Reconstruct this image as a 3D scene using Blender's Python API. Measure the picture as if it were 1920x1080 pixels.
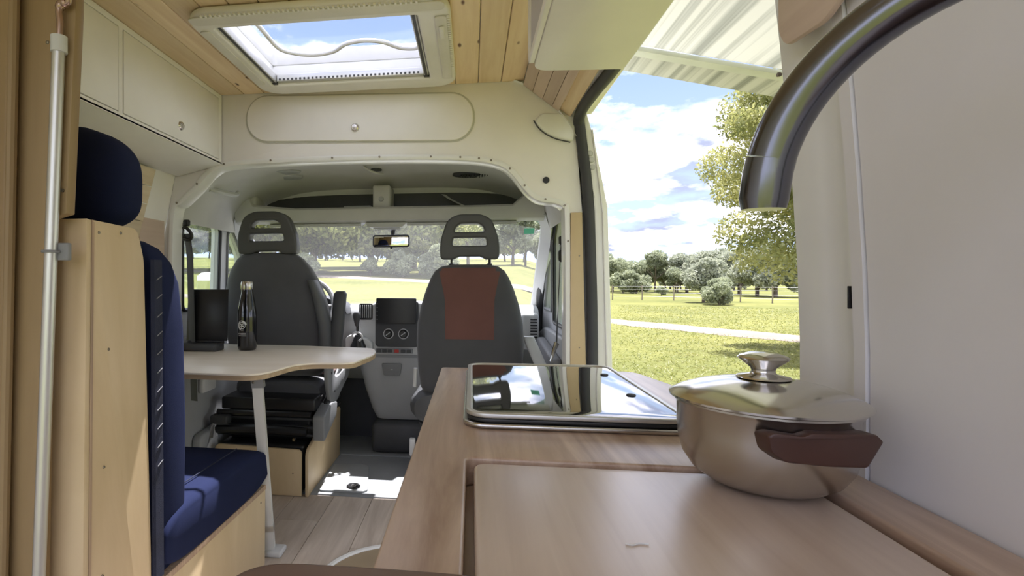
import bpy, bmesh, math, random
import numpy as np
from mathutils import Vector, Matrix
random.seed(7)
rng = np.random.default_rng(7)
PI = math.pi
sc = bpy.context.scene
for o in list(bpy.data.objects):
    bpy.data.objects.remove(o)
C = sc.collection

# ------------------------------------------------------------------ camera
cam_d = bpy.data.cameras.new('camera')
cam = bpy.data.objects.new('camera', cam_d)
C.objects.link(cam)
cam.location = (0, 0, 1.08)
cam.rotation_euler = (PI / 2, 0, math.atan(0.135))
cam_d.sensor_width = 36
cam_d.lens = 18.75
cam_d.shift_x = 210 / 1920
cam_d.shift_y = -15 / 1920
cam_d.clip_start = 0.02
cam_d.clip_end = 9000
sc.camera = cam
sc.view_settings.view_transform = 'Standard'
sc.view_settings.look = 'None'
sc.view_settings.gamma = 1.0
sc.view_settings.use_curve_mapping = False
sc.view_settings.exposure = 2.28

# ------------------------------------------------------------------ sky
wd = bpy.data.worlds.new('sky')
sc.world = wd
wd.use_nodes = True
nt = wd.node_tree
nt.nodes.clear()
N = nt.nodes.new
L = nt.links.new
tc = N('ShaderNodeTexCoord')
sep = N('ShaderNodeSeparateXYZ')
L(tc.outputs['Generated'], sep.inputs[0])
zc = N('ShaderNodeMath'); zc.operation = 'MAXIMUM'; zc.inputs[1].default_value = 0.0
L(sep.outputs['Z'], zc.inputs[0])
za = N('ShaderNodeMath'); za.operation = 'ADD'; za.inputs[1].default_value = 0.22
L(zc.outputs[0], za.inputs[0])
dv = N('ShaderNodeVectorMath'); dv.operation = 'DIVIDE'
cmb = N('ShaderNodeCombineXYZ')
for i in range(3):
    L(za.outputs[0], cmb.inputs[i])
L(tc.outputs['Generated'], dv.inputs[0])
L(cmb.outputs[0], dv.inputs[1])
nz = N('ShaderNodeTexNoise'); nz.inputs['Scale'].default_value = 1.9
nz.inputs['Detail'].default_value = 9; nz.inputs['Roughness'].default_value = 0.56
mpm = N('ShaderNodeMapping'); mpm.inputs['Location'].default_value = (5.2, 0.1, 2.0)
L(dv.outputs[0], mpm.inputs['Vector']); L(mpm.outputs[0], nz.inputs['Vector'])
mk = N('ShaderNodeValToRGB')
mk.color_ramp.elements[0].position = 0.42; mk.color_ramp.elements[1].position = 0.56
L(nz.outputs['Fac'], mk.inputs[0])
nz2 = N('ShaderNodeTexNoise'); nz2.inputs['Scale'].default_value = 3.4
nz2.inputs['Detail'].default_value = 7
mpc = N('ShaderNodeMapping'); mpc.inputs['Location'].default_value = (1.3, 0.4, 0.7)
L(dv.outputs[0], mpc.inputs['Vector']); L(mpc.outputs[0], nz2.inputs['Vector'])
shade = N('ShaderNodeValToRGB')
shade.color_ramp.elements[0].position = 0.38; shade.color_ramp.elements[0].color = (0.098, 0.107, 0.148, 1)
shade.color_ramp.elements[1].position = 0.63; shade.color_ramp.elements[1].color = (0.78, 0.755, 0.84, 1)
L(nz2.outputs['Fac'], shade.inputs[0])
grad = N('ShaderNodeValToRGB')
grad.color_ramp.elements[0].position = 0.0; grad.color_ramp.elements[0].color = (0.15, 0.185, 0.25, 1)
grad.color_ramp.elements[1].position = 0.55; grad.color_ramp.elements[1].color = (0.044, 0.072, 0.138, 1)
L(zc.outputs[0], grad.inputs[0])
mx = N('ShaderNodeMixRGB')
L(mk.outputs['Color'], mx.inputs[0]); L(grad.outputs[0], mx.inputs[1]); L(shade.outputs[0], mx.inputs[2])
bg = N('ShaderNodeBackground'); bg.inputs['Strength'].default_value = 1.32
L(mx.outputs[0], bg.inputs[0])
wo = N('ShaderNodeOutputWorld'); L(bg.outputs[0], wo.inputs[0])

# ------------------------------------------------------------------ sun
sd = bpy.data.lights.new('sun', 'SUN')
sd.energy = 3.0; sd.angle = math.radians(0.6); sd.color = (0.99, 0.95, 0.98)
sun = bpy.data.objects.new('sun', sd); C.objects.link(sun)
SUN_DIR = Vector((0.09, 0.385, 1.0)).normalized()
sun.rotation_euler = (-SUN_DIR).to_track_quat('-Z', 'Y').to_euler()
sun.location = (3, 6, 20)

# ------------------------------------------------------------------ materials
M = {}
def new_mat(name):
    m = bpy.data.materials.new(name); m.use_nodes = True
    M[name] = m
    return m, m.node_tree, m.node_tree.nodes['Principled BSDF']

def plain(name, col, rough=0.5, metal=0.0, var=0.06, scale=8, bump=0.0, bscale=200, coat=0.0, spec=None, sheen=0.0):
    m, t, b = new_mat(name)
    n = t.nodes.new; l = t.links.new
    tcn = n('ShaderNodeTexCoord')
    nzn = n('ShaderNodeTexNoise'); nzn.inputs['Scale'].default_value = scale; nzn.inputs['Detail'].default_value = 5
    l(tcn.outputs['Object'], nzn.inputs['Vector'])
    r = n('ShaderNodeValToRGB')
    r.color_ramp.elements[0].position = 0.3; r.color_ramp.elements[1].position = 0.7
    r.color_ramp.elements[0].color = tuple(c * (1 - var) for c in col) + (1,)
    r.color_ramp.elements[1].color = tuple(min(1, c * (1 + var)) for c in col) + (1,)
    l(nzn.outputs['Fac'], r.inputs[0]); l(r.outputs[0], b.inputs['Base Color'])
    b.inputs['Roughness'].default_value = rough
    b.inputs['Metallic'].default_value = metal
    b.inputs['Coat Weight'].default_value = coat
    b.inputs['Sheen Weight'].default_value = sheen
    if spec is not None:
        b.inputs['Specular IOR Level'].default_value = spec
    if bump:
        nb = n('ShaderNodeTexNoise'); nb.inputs['Scale'].default_value = bscale; nb.inputs['Detail'].default_value = 3
        l(tcn.outputs['Object'], nb.inputs['Vector'])
        bp = n('ShaderNodeBump'); bp.inputs['Strength'].default_value = bump; bp.inputs['Distance'].default_value = 0.002
        l(nb.outputs['Fac'], bp.inputs['Height']); l(bp.outputs[0], b.inputs['Normal'])
    return m

def wood(name, c1, c2, axis='Y', rough=0.5, stretch=14.0, scale=3.0, knots=False, varobj=0.12, coat=0.0, dark=None):
    m, t, b = new_mat(name)
    n = t.nodes.new; l = t.links.new
    tcn = n('ShaderNodeTexCoord'); oi = n('ShaderNodeObjectInfo')
    off = n('ShaderNodeVectorMath'); off.operation = 'SCALE'; off.inputs[0].default_value = (13.7, 7.3, 5.1)
    l(oi.outputs['Random'], off.inputs['Scale'])
    ad = n('ShaderNodeVectorMath'); ad.operation = 'ADD'
    l(tcn.outputs['Object'], ad.inputs[0]); l(off.outputs[0], ad.inputs[1])
    mp = n('ShaderNodeMapping')
    s = [stretch * scale] * 3; s['XYZ'.index(axis)] = scale
    mp.inputs['Scale'].default_value = s
    l(ad.outputs[0], mp.inputs['Vector'])
    g = n('ShaderNodeTexNoise'); g.inputs['Scale'].default_value = 0.8; g.inputs['Detail'].default_value = 6
    g.inputs['Roughness'].default_value = 0.6; g.inputs['Distortion'].default_value = 0.6
    l(mp.outputs[0], g.inputs['Vector'])
    r = n('ShaderNodeValToRGB')
    r.color_ramp.elements[0].position = 0.33; r.color_ramp.elements[0].color = c1 + (1,)
    r.color_ramp.elements[1].position = 0.68; r.color_ramp.elements[1].color = c2 + (1,)
    l(g.outputs['Fac'], r.inputs[0])
    mul = n('ShaderNodeMapRange'); mul.inputs['To Min'].default_value = 1 - varobj; mul.inputs['To Max'].default_value = 1 + varobj
    l(oi.outputs['Random'], mul.inputs['Value'])
    vm = n('ShaderNodeVectorMath'); vm.operation = 'SCALE'
    l(r.outputs[0], vm.inputs[0]); l(mul.outputs[0], vm.inputs['Scale'])
    src = vm.outputs[0]
    if knots:
        mp2 = n('ShaderNodeMapping'); s2 = [11.0] * 3; s2['XYZ'.index(axis)] = 4.2
        mp2.inputs['Scale'].default_value = s2
        l(ad.outputs[0], mp2.inputs['Vector'])
        vo = n('ShaderNodeTexVoronoi'); vo.inputs['Scale'].default_value = 1.35
        l(mp2.outputs[0], vo.inputs['Vector'])
        kr = n('ShaderNodeValToRGB')
        kr.color_ramp.elements[0].position = 0.06; kr.color_ramp.elements[0].color = (1, 1, 1, 1)
        kr.color_ramp.elements[1].position = 0.12; kr.color_ramp.elements[1].color = (0, 0, 0, 1)
        l(vo.outputs['Distance'], kr.inputs[0])
        mm = n('ShaderNodeMixRGB'); mm.inputs[2].default_value = (0.16, 0.07, 0.03, 1)
        l(kr.outputs[0], mm.inputs[0]); l(src, mm.inputs[1]); src = mm.outputs[0]
    l(src, b.inputs['Base Color'])
    b.inputs['Roughness'].default_value = rough
    b.inputs['Coat Weight'].default_value = coat; b.inputs['Coat Roughness'].default_value = 0.3
    bp = n('ShaderNodeBump'); bp.inputs['Strength'].default_value = 0.12; bp.inputs['Distance'].default_value = 0.001
    l(g.outputs['Fac'], bp.inputs['Height']); l(bp.outputs[0], b.inputs['Normal'])
    return m

def glass(name, tint=(0.93, 0.96, 0.95), haze=0.05, gloss=0.07):
    m = bpy.data.materials.new(name); m.use_nodes = True; M[name] = m
    t = m.node_tree; t.nodes.clear(); n = t.nodes.new; l = t.links.new
    tr = n('ShaderNodeBsdfTransparent'); tr.inputs[0].default_value = tint + (1,)
    gl = n('ShaderNodeBsdfGlossy'); gl.inputs['Roughness'].default_value = 0.02
    df = n('ShaderNodeBsdfTranslucent'); df.inputs[0].default_value = (0.9, 0.92, 0.9, 1)
    m1 = n('ShaderNodeMixShader'); m1.inputs[0].default_value = haze
    l(tr.outputs[0], m1.inputs[1]); l(df.outputs[0], m1.inputs[2])
    lw = n('ShaderNodeLayerWeight'); lw.inputs[0].default_value = 0.5
    pw = n('ShaderNodeMath'); pw.operation = 'POWER'; pw.inputs[1].default_value = 4.0
    l(lw.outputs['Facing'], pw.inputs[0])
    ml_ = n('ShaderNodeMath'); ml_.operation = 'MULTIPLY_ADD'; ml_.inputs[1].default_value = 0.7; ml_.inputs[2].default_value = gloss
    l(pw.outputs[0], ml_.inputs[0])
    m2 = n('ShaderNodeMixShader')
    l(ml_.outputs[0], m2.inputs[0]); l(m1.outputs[0], m2.inputs[1]); l(gl.outputs[0], m2.inputs[2])
    o = n('ShaderNodeOutputMaterial'); l(m2.outputs[0], o.inputs[0])
    return m

def leaf_mat(name, c1, c2):
    m, t, b = new_mat(name)
    n = t.nodes.new; l = t.links.new
    tcn = n('ShaderNodeTexCoord')
    g = n('ShaderNodeTexNoise'); g.inputs['Scale'].default_value = 1.3; g.inputs['Detail'].default_value = 8
    l(tcn.outputs['Object'], g.inputs['Vector'])
    r = n('ShaderNodeValToRGB')
    r.color_ramp.elements[0].position = 0.35; r.color_ramp.elements[0].color = c1 + (1,)
    r.color_ramp.elements[1].position = 0.66; r.color_ramp.elements[1].color = c2 + (1,)
    l(g.outputs['Fac'], r.inputs[0]); l(r.outputs[0], b.inputs['Base Color'])
    b.inputs['Roughness'].default_value = 0.6
    tl = n('ShaderNodeBsdfTranslucent'); l(r.outputs[0], tl.inputs[0])
    mxs = n('ShaderNodeMixShader'); mxs.inputs[0].default_value = 0.4
    l(b.outputs[0], mxs.inputs[1]); l(tl.outputs[0], mxs.inputs[2])
    l(mxs.outputs[0], t.nodes['Material Output'].inputs[0])
    return m

plain('cream_paint', (0.87, 0.845, 0.82), 0.45, bump=0.05, bscale=60, var=0.02)
plain('cabinet_white', (0.87, 0.85, 0.835), 0.4, var=0.02)
plain('wall_white', (0.82, 0.81, 0.835), 0.5, var=0.02, bump=0.05, bscale=120)
plain('body_white', (0.84, 0.84, 0.82), 0.3, var=0.03, coat=0.3)
plain('hatch_plastic', (0.85, 0.83, 0.78), 0.4, var=0.03)
plain('hatch_texture', (0.78, 0.755, 0.69), 0.5, var=0.05, bump=0.5, bscale=260)
plain('headliner_grey', (0.58, 0.575, 0.55), 0.9, var=0.04, bump=0.15, bscale=300)
plain('grey_plastic', (0.40, 0.41, 0.41), 0.55, var=0.03, bump=0.1, bscale=300)
plain('light_plastic', (0.56, 0.57, 0.57), 0.5, var=0.03)
plain('mid_plastic', (0.22, 0.225, 0.23), 0.55, var=0.05)
plain('dark_plastic', (0.055, 0.057, 0.06), 0.5, var=0.1)
plain('black_plastic', (0.015, 0.015, 0.016), 0.35, var=0.1)
plain('rubber_black', (0.05, 0.052, 0.06), 0.6, var=0.1)
plain('headrest_plastic', (0.075, 0.077, 0.08), 0.5, var=0.1)
plain('seat_fabric', (0.075, 0.077, 0.084), 0.9, var=0.08, bump=0.4, bscale=900, sheen=0.3)
plain('seat_vinyl', (0.085, 0.088, 0.092), 0.5, var=0.08)
plain('seat_red', (0.150, 0.066, 0.054), 0.9, var=0.08, bump=0.4, bscale=900, sheen=0.3)
plain('blue_fabric', (0.0155, 0.021, 0.056), 0.95, var=0.08, bump=0.3, bscale=900, spec=0.1)
plain('blue_back', (0.014, 0.018, 0.04), 0.9, var=0.3, bump=0.5, bscale=500)
plain('stitch_white', (0.20, 0.20, 0.21), 0.8)
plain('aluminium', (0.62, 0.62, 0.60), 0.38, metal=0.85, var=0.03)
plain('steel', (0.62, 0.60, 0.57), 0.16, metal=1.0, var=0.03)
plain('steel_brushed', (0.55, 0.53, 0.50), 0.27, metal=1.0, var=0.04)
plain('chrome_dark', (0.17, 0.175, 0.20), 0.2, metal=1.0, var=0.02)
plain('copper_steel', (0.42, 0.30, 0.24), 0.3, metal=0.9, var=0.05)
plain('screw', (0.25, 0.22, 0.18), 0.4, metal=0.9)
plain('bakelite_brown', (0.075, 0.035, 0.028), 0.4, var=0.15)
plain('hob_glass', (0.006, 0.006, 0.007), 0.03, var=0.0, coat=1.0, spec=1.0)
plain('table_leg_grey', (0.60, 0.60, 0.57), 0.45, var=0.03)
plain('bottle_black', (0.008, 0.008, 0.010), 0.12, var=0.0, coat=0.6)
plain('print_white', (0.85, 0.85, 0.83), 0.6)
plain('mat_grey', (0.26, 0.275, 0.285), 0.75, var=0.10, scale=5, bump=0.4, bscale=40)
plain('mat_light', (0.30, 0.315, 0.32), 0.6, var=0.10, scale=6, bump=0.3, bscale=60)
plain('pad_tan', (0.42, 0.33, 0.22), 0.8, var=0.06)
plain('pad_rim', (0.80, 0.80, 0.78), 0.6)
plain('white_plastic', (0.75, 0.75, 0.74), 0.4)
plain('red_plastic', (0.5, 0.03, 0.03), 0.4)
plain('sticker_green', (0.10, 0.55, 0.32), 0.6)
plain('paper', (0.75, 0.75, 0.73), 0.7)
plain('bag_plastic', (0.55, 0.56, 0.57), 0.25, var=0.1)
plain('fabric_awning_a', (0.60, 0.62, 0.54), 0.9)
plain('mirror_glass', (0.8, 0.82, 0.82), 0.02, metal=1.0, var=0.0)
plain('panel_lavender', (0.56, 0.55, 0.60), 0.5, var=0.02)
plain('board_brown', (0.17, 0.10, 0.075), 0.35, var=0.1, scale=20)
wood('pine', (0.78, 0.58, 0.36), (0.90, 0.72, 0.49), 'Y', 0.5, knots=True, scale=2.5)
wood('pine_pink', (0.60, 0.46, 0.37), (0.70, 0.56, 0.46), 'Y', 0.55, scale=2.5)
wood('pine_wall', (0.62, 0.50, 0.34), (0.74, 0.62, 0.46), 'Y', 0.55, scale=2.5)
wood('birch_ply', (0.55, 0.415, 0.235), (0.65, 0.51, 0.315), 'Z', 0.5, stretch=3.5, scale=2.2, varobj=0.04)
wood('birch_edge', (0.30, 0.20, 0.14), (0.52, 0.38, 0.25), 'Z', 0.6, stretch=60, scale=2.0, varobj=0.03)
wood('ply_dark', (0.25, 0.165, 0.075), (0.36, 0.255, 0.13), 'Z', 0.5, stretch=9, scale=1.1, varobj=0.08)
wood('table_ply', (0.80, 0.72, 0.59), (0.87, 0.80, 0.69), 'X', 0.35, stretch=5, scale=2.5, varobj=0.03)
wood('table_edge', (0.36, 0.26, 0.16), (0.50, 0.38, 0.25), 'X', 0.5, stretch=30, scale=1.0, varobj=0.03)
wood('worktop', (0.33, 0.205, 0.135), (0.68, 0.52, 0.40), 'Y', 0.36, stretch=13, scale=2.4, varobj=0.05, coat=0.5)
wood('worktop_lid', (0.60, 0.46, 0.365), (0.70, 0.56, 0.46), 'Y', 0.40, stretch=22, scale=2.4, varobj=0.03, coat=0.9)
wood('vinyl_plank', (0.50, 0.42, 0.35), (0.71, 0.62, 0.54), 'Y', 0.45, stretch=12, scale=2.0, varobj=0.16)
wood('bark', (0.10, 0.08, 0.06), (0.22, 0.18, 0.14), 'Z', 0.9, stretch=4, scale=2)
wood('post_wood', (0.20, 0.17, 0.13), (0.34, 0.29, 0.23), 'Z', 0.9, stretch=8, scale=3)
glass('window_glass', (0.96, 0.97, 0.965), 0.03, 0.03)
glass('side_glass', (0.90, 0.95, 0.91), 0.03, 0.03)
glass('acrylic', (0.92, 0.93, 0.97), 0.012, 0.03)
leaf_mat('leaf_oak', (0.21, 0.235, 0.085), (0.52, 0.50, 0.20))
leaf_mat('leaf_far_haze', (0.24, 0.27, 0.17), (0.42, 0.45, 0.29))  # paler leaf tones with the distance haze put into the colour
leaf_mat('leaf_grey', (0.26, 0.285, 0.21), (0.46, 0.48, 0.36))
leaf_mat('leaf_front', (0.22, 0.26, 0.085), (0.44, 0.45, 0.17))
leaf_mat('grass_blade', (0.17, 0.195, 0.048), (0.28, 0.27, 0.08))
plain('hill_haze', (0.20, 0.27, 0.42), 1.0, var=0.10, scale=0.01)  # aerial haze is put into this blue base colour
plain('track_dirt', (0.20, 0.165, 0.135), 0.95, var=0.14, scale=1.2)

# awning fabric with printed stripes
m, t, b = new_mat('awning_stripe')
n = t.nodes.new; l = t.links.new
tcn = n('ShaderNodeTexCoord'); mp = n('ShaderNodeMapping'); mp.inputs['Scale'].default_value = (26, 0.3, 0.3)
l(tcn.outputs['Object'], mp.inputs['Vector'])
g = n('ShaderNodeTexNoise'); g.inputs['Scale'].default_value = 1.0; g.inputs['Detail'].default_value = 4
l(mp.outputs[0], g.inputs['Vector'])
r = n('ShaderNodeValToRGB')
r.color_ramp.elements[0].position = 0.36; r.color_ramp.elements[0].color = (0.30, 0.31, 0.27, 1)
r.color_ramp.elements[1].position = 0.55; r.color_ramp.elements[1].color = (0.62, 0.62, 0.55, 1)
l(g.outputs['Fac'], r.inputs[0]); l(r.outputs[0], b.inputs['Base Color'])
b.inputs['Roughness'].default_value = 0.9
tl = n('ShaderNodeBsdfTranslucent'); l(r.outputs[0], tl.inputs[0])
ms = n('ShaderNodeMixShader'); ms.inputs[0].default_value = 0.16
l(b.outputs[0], ms.inputs[1]); l(tl.outputs[0], ms.inputs[2]); l(ms.outputs[0], t.nodes['Material Output'].inputs[0])

# meadow
m, t, b = new_mat('meadow')
n = t.nodes.new; l = t.links.new
tcn = n('ShaderNodeTexCoord')
g = n('ShaderNodeTexNoise'); g.inputs['Scale'].default_value = 0.16; g.inputs['Detail'].default_value = 8; g.inputs['Roughness'].default_value = 0.65
l(tcn.outputs['Object'], g.inputs['Vector'])
g2 = n('ShaderNodeTexNoise'); g2.inputs['Scale'].default_value = 5.0; g2.inputs['Detail'].default_value = 6
l(tcn.outputs['Object'], g2.inputs['Vector'])
r = n('ShaderNodeValToRGB')
r.color_ramp.elements[0].position = 0.32; r.color_ramp.elements[0].color = (0.098, 0.110, 0.032, 1)
r.color_ramp.elements[1].position = 0.64; r.color_ramp.elements[1].color = (0.19, 0.187, 0.057, 1)
l(g.outputs['Fac'], r.inputs[0])
mm = n('ShaderNodeMixRGB'); mm.blend_type = 'MULTIPLY'; mm.inputs[0].default_value = 0.6
r2 = n('ShaderNodeValToRGB')
r2.color_ramp.elements[0].position = 0.3; r2.color_ramp.elements[0].color = (0.55, 0.6, 0.5, 1)
r2.color_ramp.elements[1].position = 0.6; r2.color_ramp.elements[1].color = (1, 1, 1, 1)
l(g2.outputs['Fac'], r2.inputs[0]); l(r.outputs[0], mm.inputs[1]); l(r2.outputs[0], mm.inputs[2])
l(mm.outputs[0], b.inputs['Base Color']); b.inputs['Roughness'].default_value = 0.95
b.inputs['Specular IOR Level'].default_value = 0.1

# ------------------------------------------------------------------ mesh helpers
WL = {}
class MB:
    def __init__(s):
        s.v = []; s.f = []
    def add(s, v, f):
        k = len(s.v); s.v += [tuple(p) for p in v]; s.f += [tuple(i + k for i in q) for q in f]; return s
    def box(s, lo, hi):
        (a, b, c), (d, e, f) = lo, hi
        return s.add([(a,b,c),(d,b,c),(d,e,c),(a,e,c),(a,b,f),(d,b,f),(d,e,f),(a,e,f)],
                     [(0,3,2,1),(4,5,6,7),(0,1,5,4),(1,2,6,5),(2,3,7,6),(3,0,4,7)])
    def rings(s, rs, closed=True, caps=True):
        n = len(rs[0]); v = [p for r in rs for p in r]; f = []
        for i in range(len(rs) - 1):
            for j in range(n if closed else n - 1):
                k = (j + 1) % n
                f.append((i*n+j, i*n+k, (i+1)*n+k, (i+1)*n+j))
        if caps and closed:
            f.append(tuple(range(n - 1, -1, -1))); f.append(tuple((len(rs)-1)*n + j for j in range(n)))
        return s.add(v, f)
    def tube(s, path, r, n=10, cyc=False, flat=1.0):
        P_ = [Vector(p) for p in path]; rs = []
        R_ = r if isinstance(r, (list, tuple)) else [r] * len(P_)
        up = None
        for i, p in enumerate(P_):
            a = P_[i-1] if (i > 0 or cyc) else p
            b_ = P_[(i+1) % len(P_)] if (i < len(P_)-1 or cyc) else p
            d = (b_ - a).normalized()
            if up is None:
                up = Vector((0,0,1)) if abs(d.z) < 0.9 else Vector((1,0,0))
            x = d.cross(up)
            if x.length < 1e-5: x = d.cross(Vector((0,1,0)))
            x.normalize(); y = x.cross(d).normalized(); up = y
            rs.append([p + x*math.cos(q)*R_[i] + y*math.sin(q)*R_[i]*flat for q in [2*PI*k/n for k in range(n)]])
        if cyc:
            rs.append(rs[0])
        return s.rings(rs, True, not cyc)
    def lathe(s, prof, c=(0,0,0), n=32, axis='Z', hollow=False):
        if hollow: prof = list(prof) + [prof[0]]
        rs = []
        for (rr, h) in prof:
            ring = []
            for k in range(n):
                q = 2*PI*k/n; u, w = rr*math.cos(q), rr*math.sin(q)
                ring.append({'Z': (c[0]+u, c[1]+w, c[2]+h), 'Y': (c[0]+u, c[1]+h, c[2]+w), 'X': (c[0]+h, c[1]+u, c[2]+w)}[axis])
            rs.append(ring)
        return s.rings(rs, True, not hollow)
    def prism(s, poly, a0, a1, axis='Y'):
        def m3(u, w, a): return {'Y': (u, a, w), 'X': (a, u, w), 'Z': (u, w, a)}[axis]
        return s.rings([[m3(u, w, a0) for u, w in poly], [m3(u, w, a1) for u, w in poly]])
    def mesh(s, smooth=True, angle=35):
        me = bpy.data.meshes.new('m'); me.from_pydata(s.v, [], s.f)
        return fin(me, smooth, angle)

def fin(me, smooth=True, angle=35, bevel=0, seg=2):
    bm = bmesh.new(); bm.from_mesh(me)
    bmesh.ops.remove_doubles(bm, verts=bm.verts, dist=1e-6)
    bmesh.ops.recalc_face_normals(bm, faces=bm.faces)
    if bevel:
        ed = [e for e in bm.edges if len(e.link_faces) == 2 and e.calc_face_angle(0) > math.radians(30)]
        bmesh.ops.bevel(bm, geom=ed, offset=bevel, segments=seg, affect='EDGES', profile=0.5, clamp_overlap=True)
    bm.to_mesh(me); bm.free()
    if smooth:
        me.shade_smooth(); me.set_sharp_from_angle(angle=math.radians(angle))
    return me

def rbox(lo, hi, bv=0.01, seg=3):
    mb = MB().box(lo, hi)
    me = bpy.data.meshes.new('m'); me.from_pydata(mb.v, [], mb.f)
    return fin(me, True, 40, bv, seg)

def rprism(poly, a0, a1, axis='Y', bv=0.004, seg=2):
    mb = MB().prism(poly, a0, a1, axis)
    me = bpy.data.meshes.new('m'); me.from_pydata(mb.v, [], mb.f)
    return fin(me, True, 40, bv, seg)

def plate(loops, a0, a1, axis='Y', bv=0.003, res=2):
    """flat plate with holes: outer loop and hole loops in 2-D, extruded from a0 to a1 along axis"""
    cu = bpy.data.curves.new('c', 'CURVE'); cu.dimensions = '2D'; cu.fill_mode = 'BOTH'
    th = abs(a1 - a0); cu.extrude = max(th / 2 - bv, 0.0001); cu.bevel_depth = bv; cu.bevel_resolution = res
    cu.offset = -bv
    for lp in loops:
        sp = cu.splines.new('POLY'); sp.points.add(len(lp) - 1); sp.use_cyclic_u = True
        for i, (u, w) in enumerate(lp): sp.points[i].co = (u, w, 0, 1)
    co = bpy.data.objects.new('c', cu); me = bpy.data.meshes.new_from_object(co)
    bpy.data.objects.remove(co); bpy.data.curves.remove(cu)
    mid = (a0 + a1) / 2
    for v in me.vertices:
        u, w, d = v.co
        v.co = {'Y': (u, mid + d, w), 'X': (mid + d, u, w), 'Z': (u, w, mid + d)}[axis]
    return fin(me, True, 40)

def rrect(x0, x1, y0, y1, r, n=6):
    out = []
    for cx, cy, a in ((x1-r, y1-r, 0), (x0+r, y1-r, 90), (x0+r, y0+r, 180), (x1-r, y0+r, 270)):
        for k in range(n + 1):
            q = math.radians(a + 90*k/n); out.append((cx + r*math.cos(q), cy + r*math.sin(q)))
    return out

def rounded(poly, r, n=5):
    """round the corners of a 2-D polygon; r number or list"""
    out = []; m = len(poly)
    for i, p in enumerate(poly):
        rr = r[i] if isinstance(r, (list, tuple)) else r
        p = Vector(p); a = Vector(poly[i-1]) - p; b_ = Vector(poly[(i+1) % m]) - p
        k = min(rr, a.length*0.48, b_.length*0.48)
        if k <= 0: out.append(tuple(p)); continue
        A = p + a.normalized()*k; B = p + b_.normalized()*k
        for j in range(n + 1):
            q = j/n; out.append(tuple(A*(1-q)**2 + p*2*q*(1-q) + B*q*q))
    return out

def spline(pts, n=8, cyc=False):
    P_ = [Vector(p) for p in pts]; out = []; m = len(P_)
    for i in range(m if cyc else m - 1):
        p0 = P_[(i-1) % m] if (cyc or i > 0) else P_[0]
        p1 = P_[i]; p2 = P_[(i+1) % m]
        p3 = P_[(i+2) % m] if (cyc or i < m-2) else P_[-1]
        for j in range(n):
            q = j/n
            out.append(0.5*((2*p1) + (p2-p0)*q + (2*p0-5*p1+4*p2-p3)*q*q + (3*p1-p0-3*p2+p3)*q**3))
    if not cyc: out.append(P_[-1])
    return [tuple(v) for v in out]

def sup(cx, cy, z, hx, hy, e=3.0, n=28):
    out = []
    for k in range(n):
        q = 2*PI*k/n; c_, s_ = math.cos(q), math.sin(q)
        out.append((cx + hx*math.copysign(abs(c_)**(2/e), c_), cy + hy*math.copysign(abs(s_)**(2/e), s_), z))
    return out

def obj(name, me, m, parent=None):
    if isinstance(me, MB): me = me.mesh()
    co = np.empty(len(me.vertices)*3, dtype=np.float32); me.vertices.foreach_get('co', co); co = co.reshape(-1, 3)
    c = Vector(((co.min(0) + co.max(0)) / 2).tolist())
    me.transform(Matrix.Translation(-c))
    me.name = name
    if not me.materials: me.materials.append(M[m] if isinstance(m, str) else m)
    o = bpy.data.objects.new(name, me); C.objects.link(o)
    pw = WL.get(parent.name, Vector((0,0,0))) if parent else Vector((0,0,0))
    o.location = c - pw
    if parent: o.parent = parent
    WL[o.name] = c
    return o

def tag(o, label, cat, group=None, kind=None):
    o['label'] = label; o['category'] = cat
    if group: o['group'] = group
    if kind: o['kind'] = kind
    return o

def thing(name, label, cat, loc=(0,0,0), group=None, kind=None):
    o = bpy.data.objects.new(name, None); C.objects.link(o); o.location = loc
    o.empty_display_size = 0.05
    WL[o.name] = Vector(loc)
    return tag(o, label, cat, group, kind)

def copy_tree(o, parent=None):
    c = o.copy(); C.objects.link(c)
    if parent: c.parent = parent
    for ch in list(o.children): copy_tree(ch, c)
    return c

def inst(name, src, loc, parent):
    """a copy sharing mesh data, placed at world position loc"""
    o = bpy.data.objects.new(name, src.data); C.objects.link(o)
    o.location = Vector(loc) - WL[parent.name]; o.parent = parent; WL[o.name] = Vector(loc)
    return o

def screws(parent, pts, axis='Y', r=0.004, h=0.003, m='screw', nm='screw'):
    first = None
    for p in pts:
        if first is None:
            first = obj(nm, MB().lathe([(r*0.2, -h), (r, -h), (r, 0), (r*0.7, h*0.6), (r*0.1, h*0.6)], p, 10, axis), m, parent)
        else:
            inst(nm, first, p, parent)

# ================================================================== SETTING: the van body
YB = 2.30                       # bulkhead plane between living space and cab
REAR = -0.80
# ---- floor
fl = thing('floor', 'brown wood-look vinyl plank floor of the living area', 'floor', (-0.5, 0.5, -0.02), kind='structure')
obj('subfloor', MB().box((-1.42, REAR, -0.06), (0.46, 2.60, -0.012)), 'rubber_black', fl)
xs = [-1.42, -1.27, -1.085, -0.88, -0.682, -0.487, -0.30, -0.11, 0.08, 0.27, 0.46]
joint = [0.9, 1.9, 1.3, 2.316, 1.5, 0.9, 1.7, 1.1, 2.0, 1.4]
for i in range(10):
    ys = sorted([REAR] + [y for y in (joint[i]-1.2, joint[i]-2.4, joint[i], joint[i]+1.2) if REAR+0.1 < y < 2.5] + [2.60])
    for a, b_ in zip(ys[:-1], ys[1:]):
        obj('plank', rbox((xs[i]+0.0008, a+0.0008, -0.012), (xs[i+1]-0.0008, b_-0.0008, 0.0), 0.0012, 1), 'vinyl_plank', fl)
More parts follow.
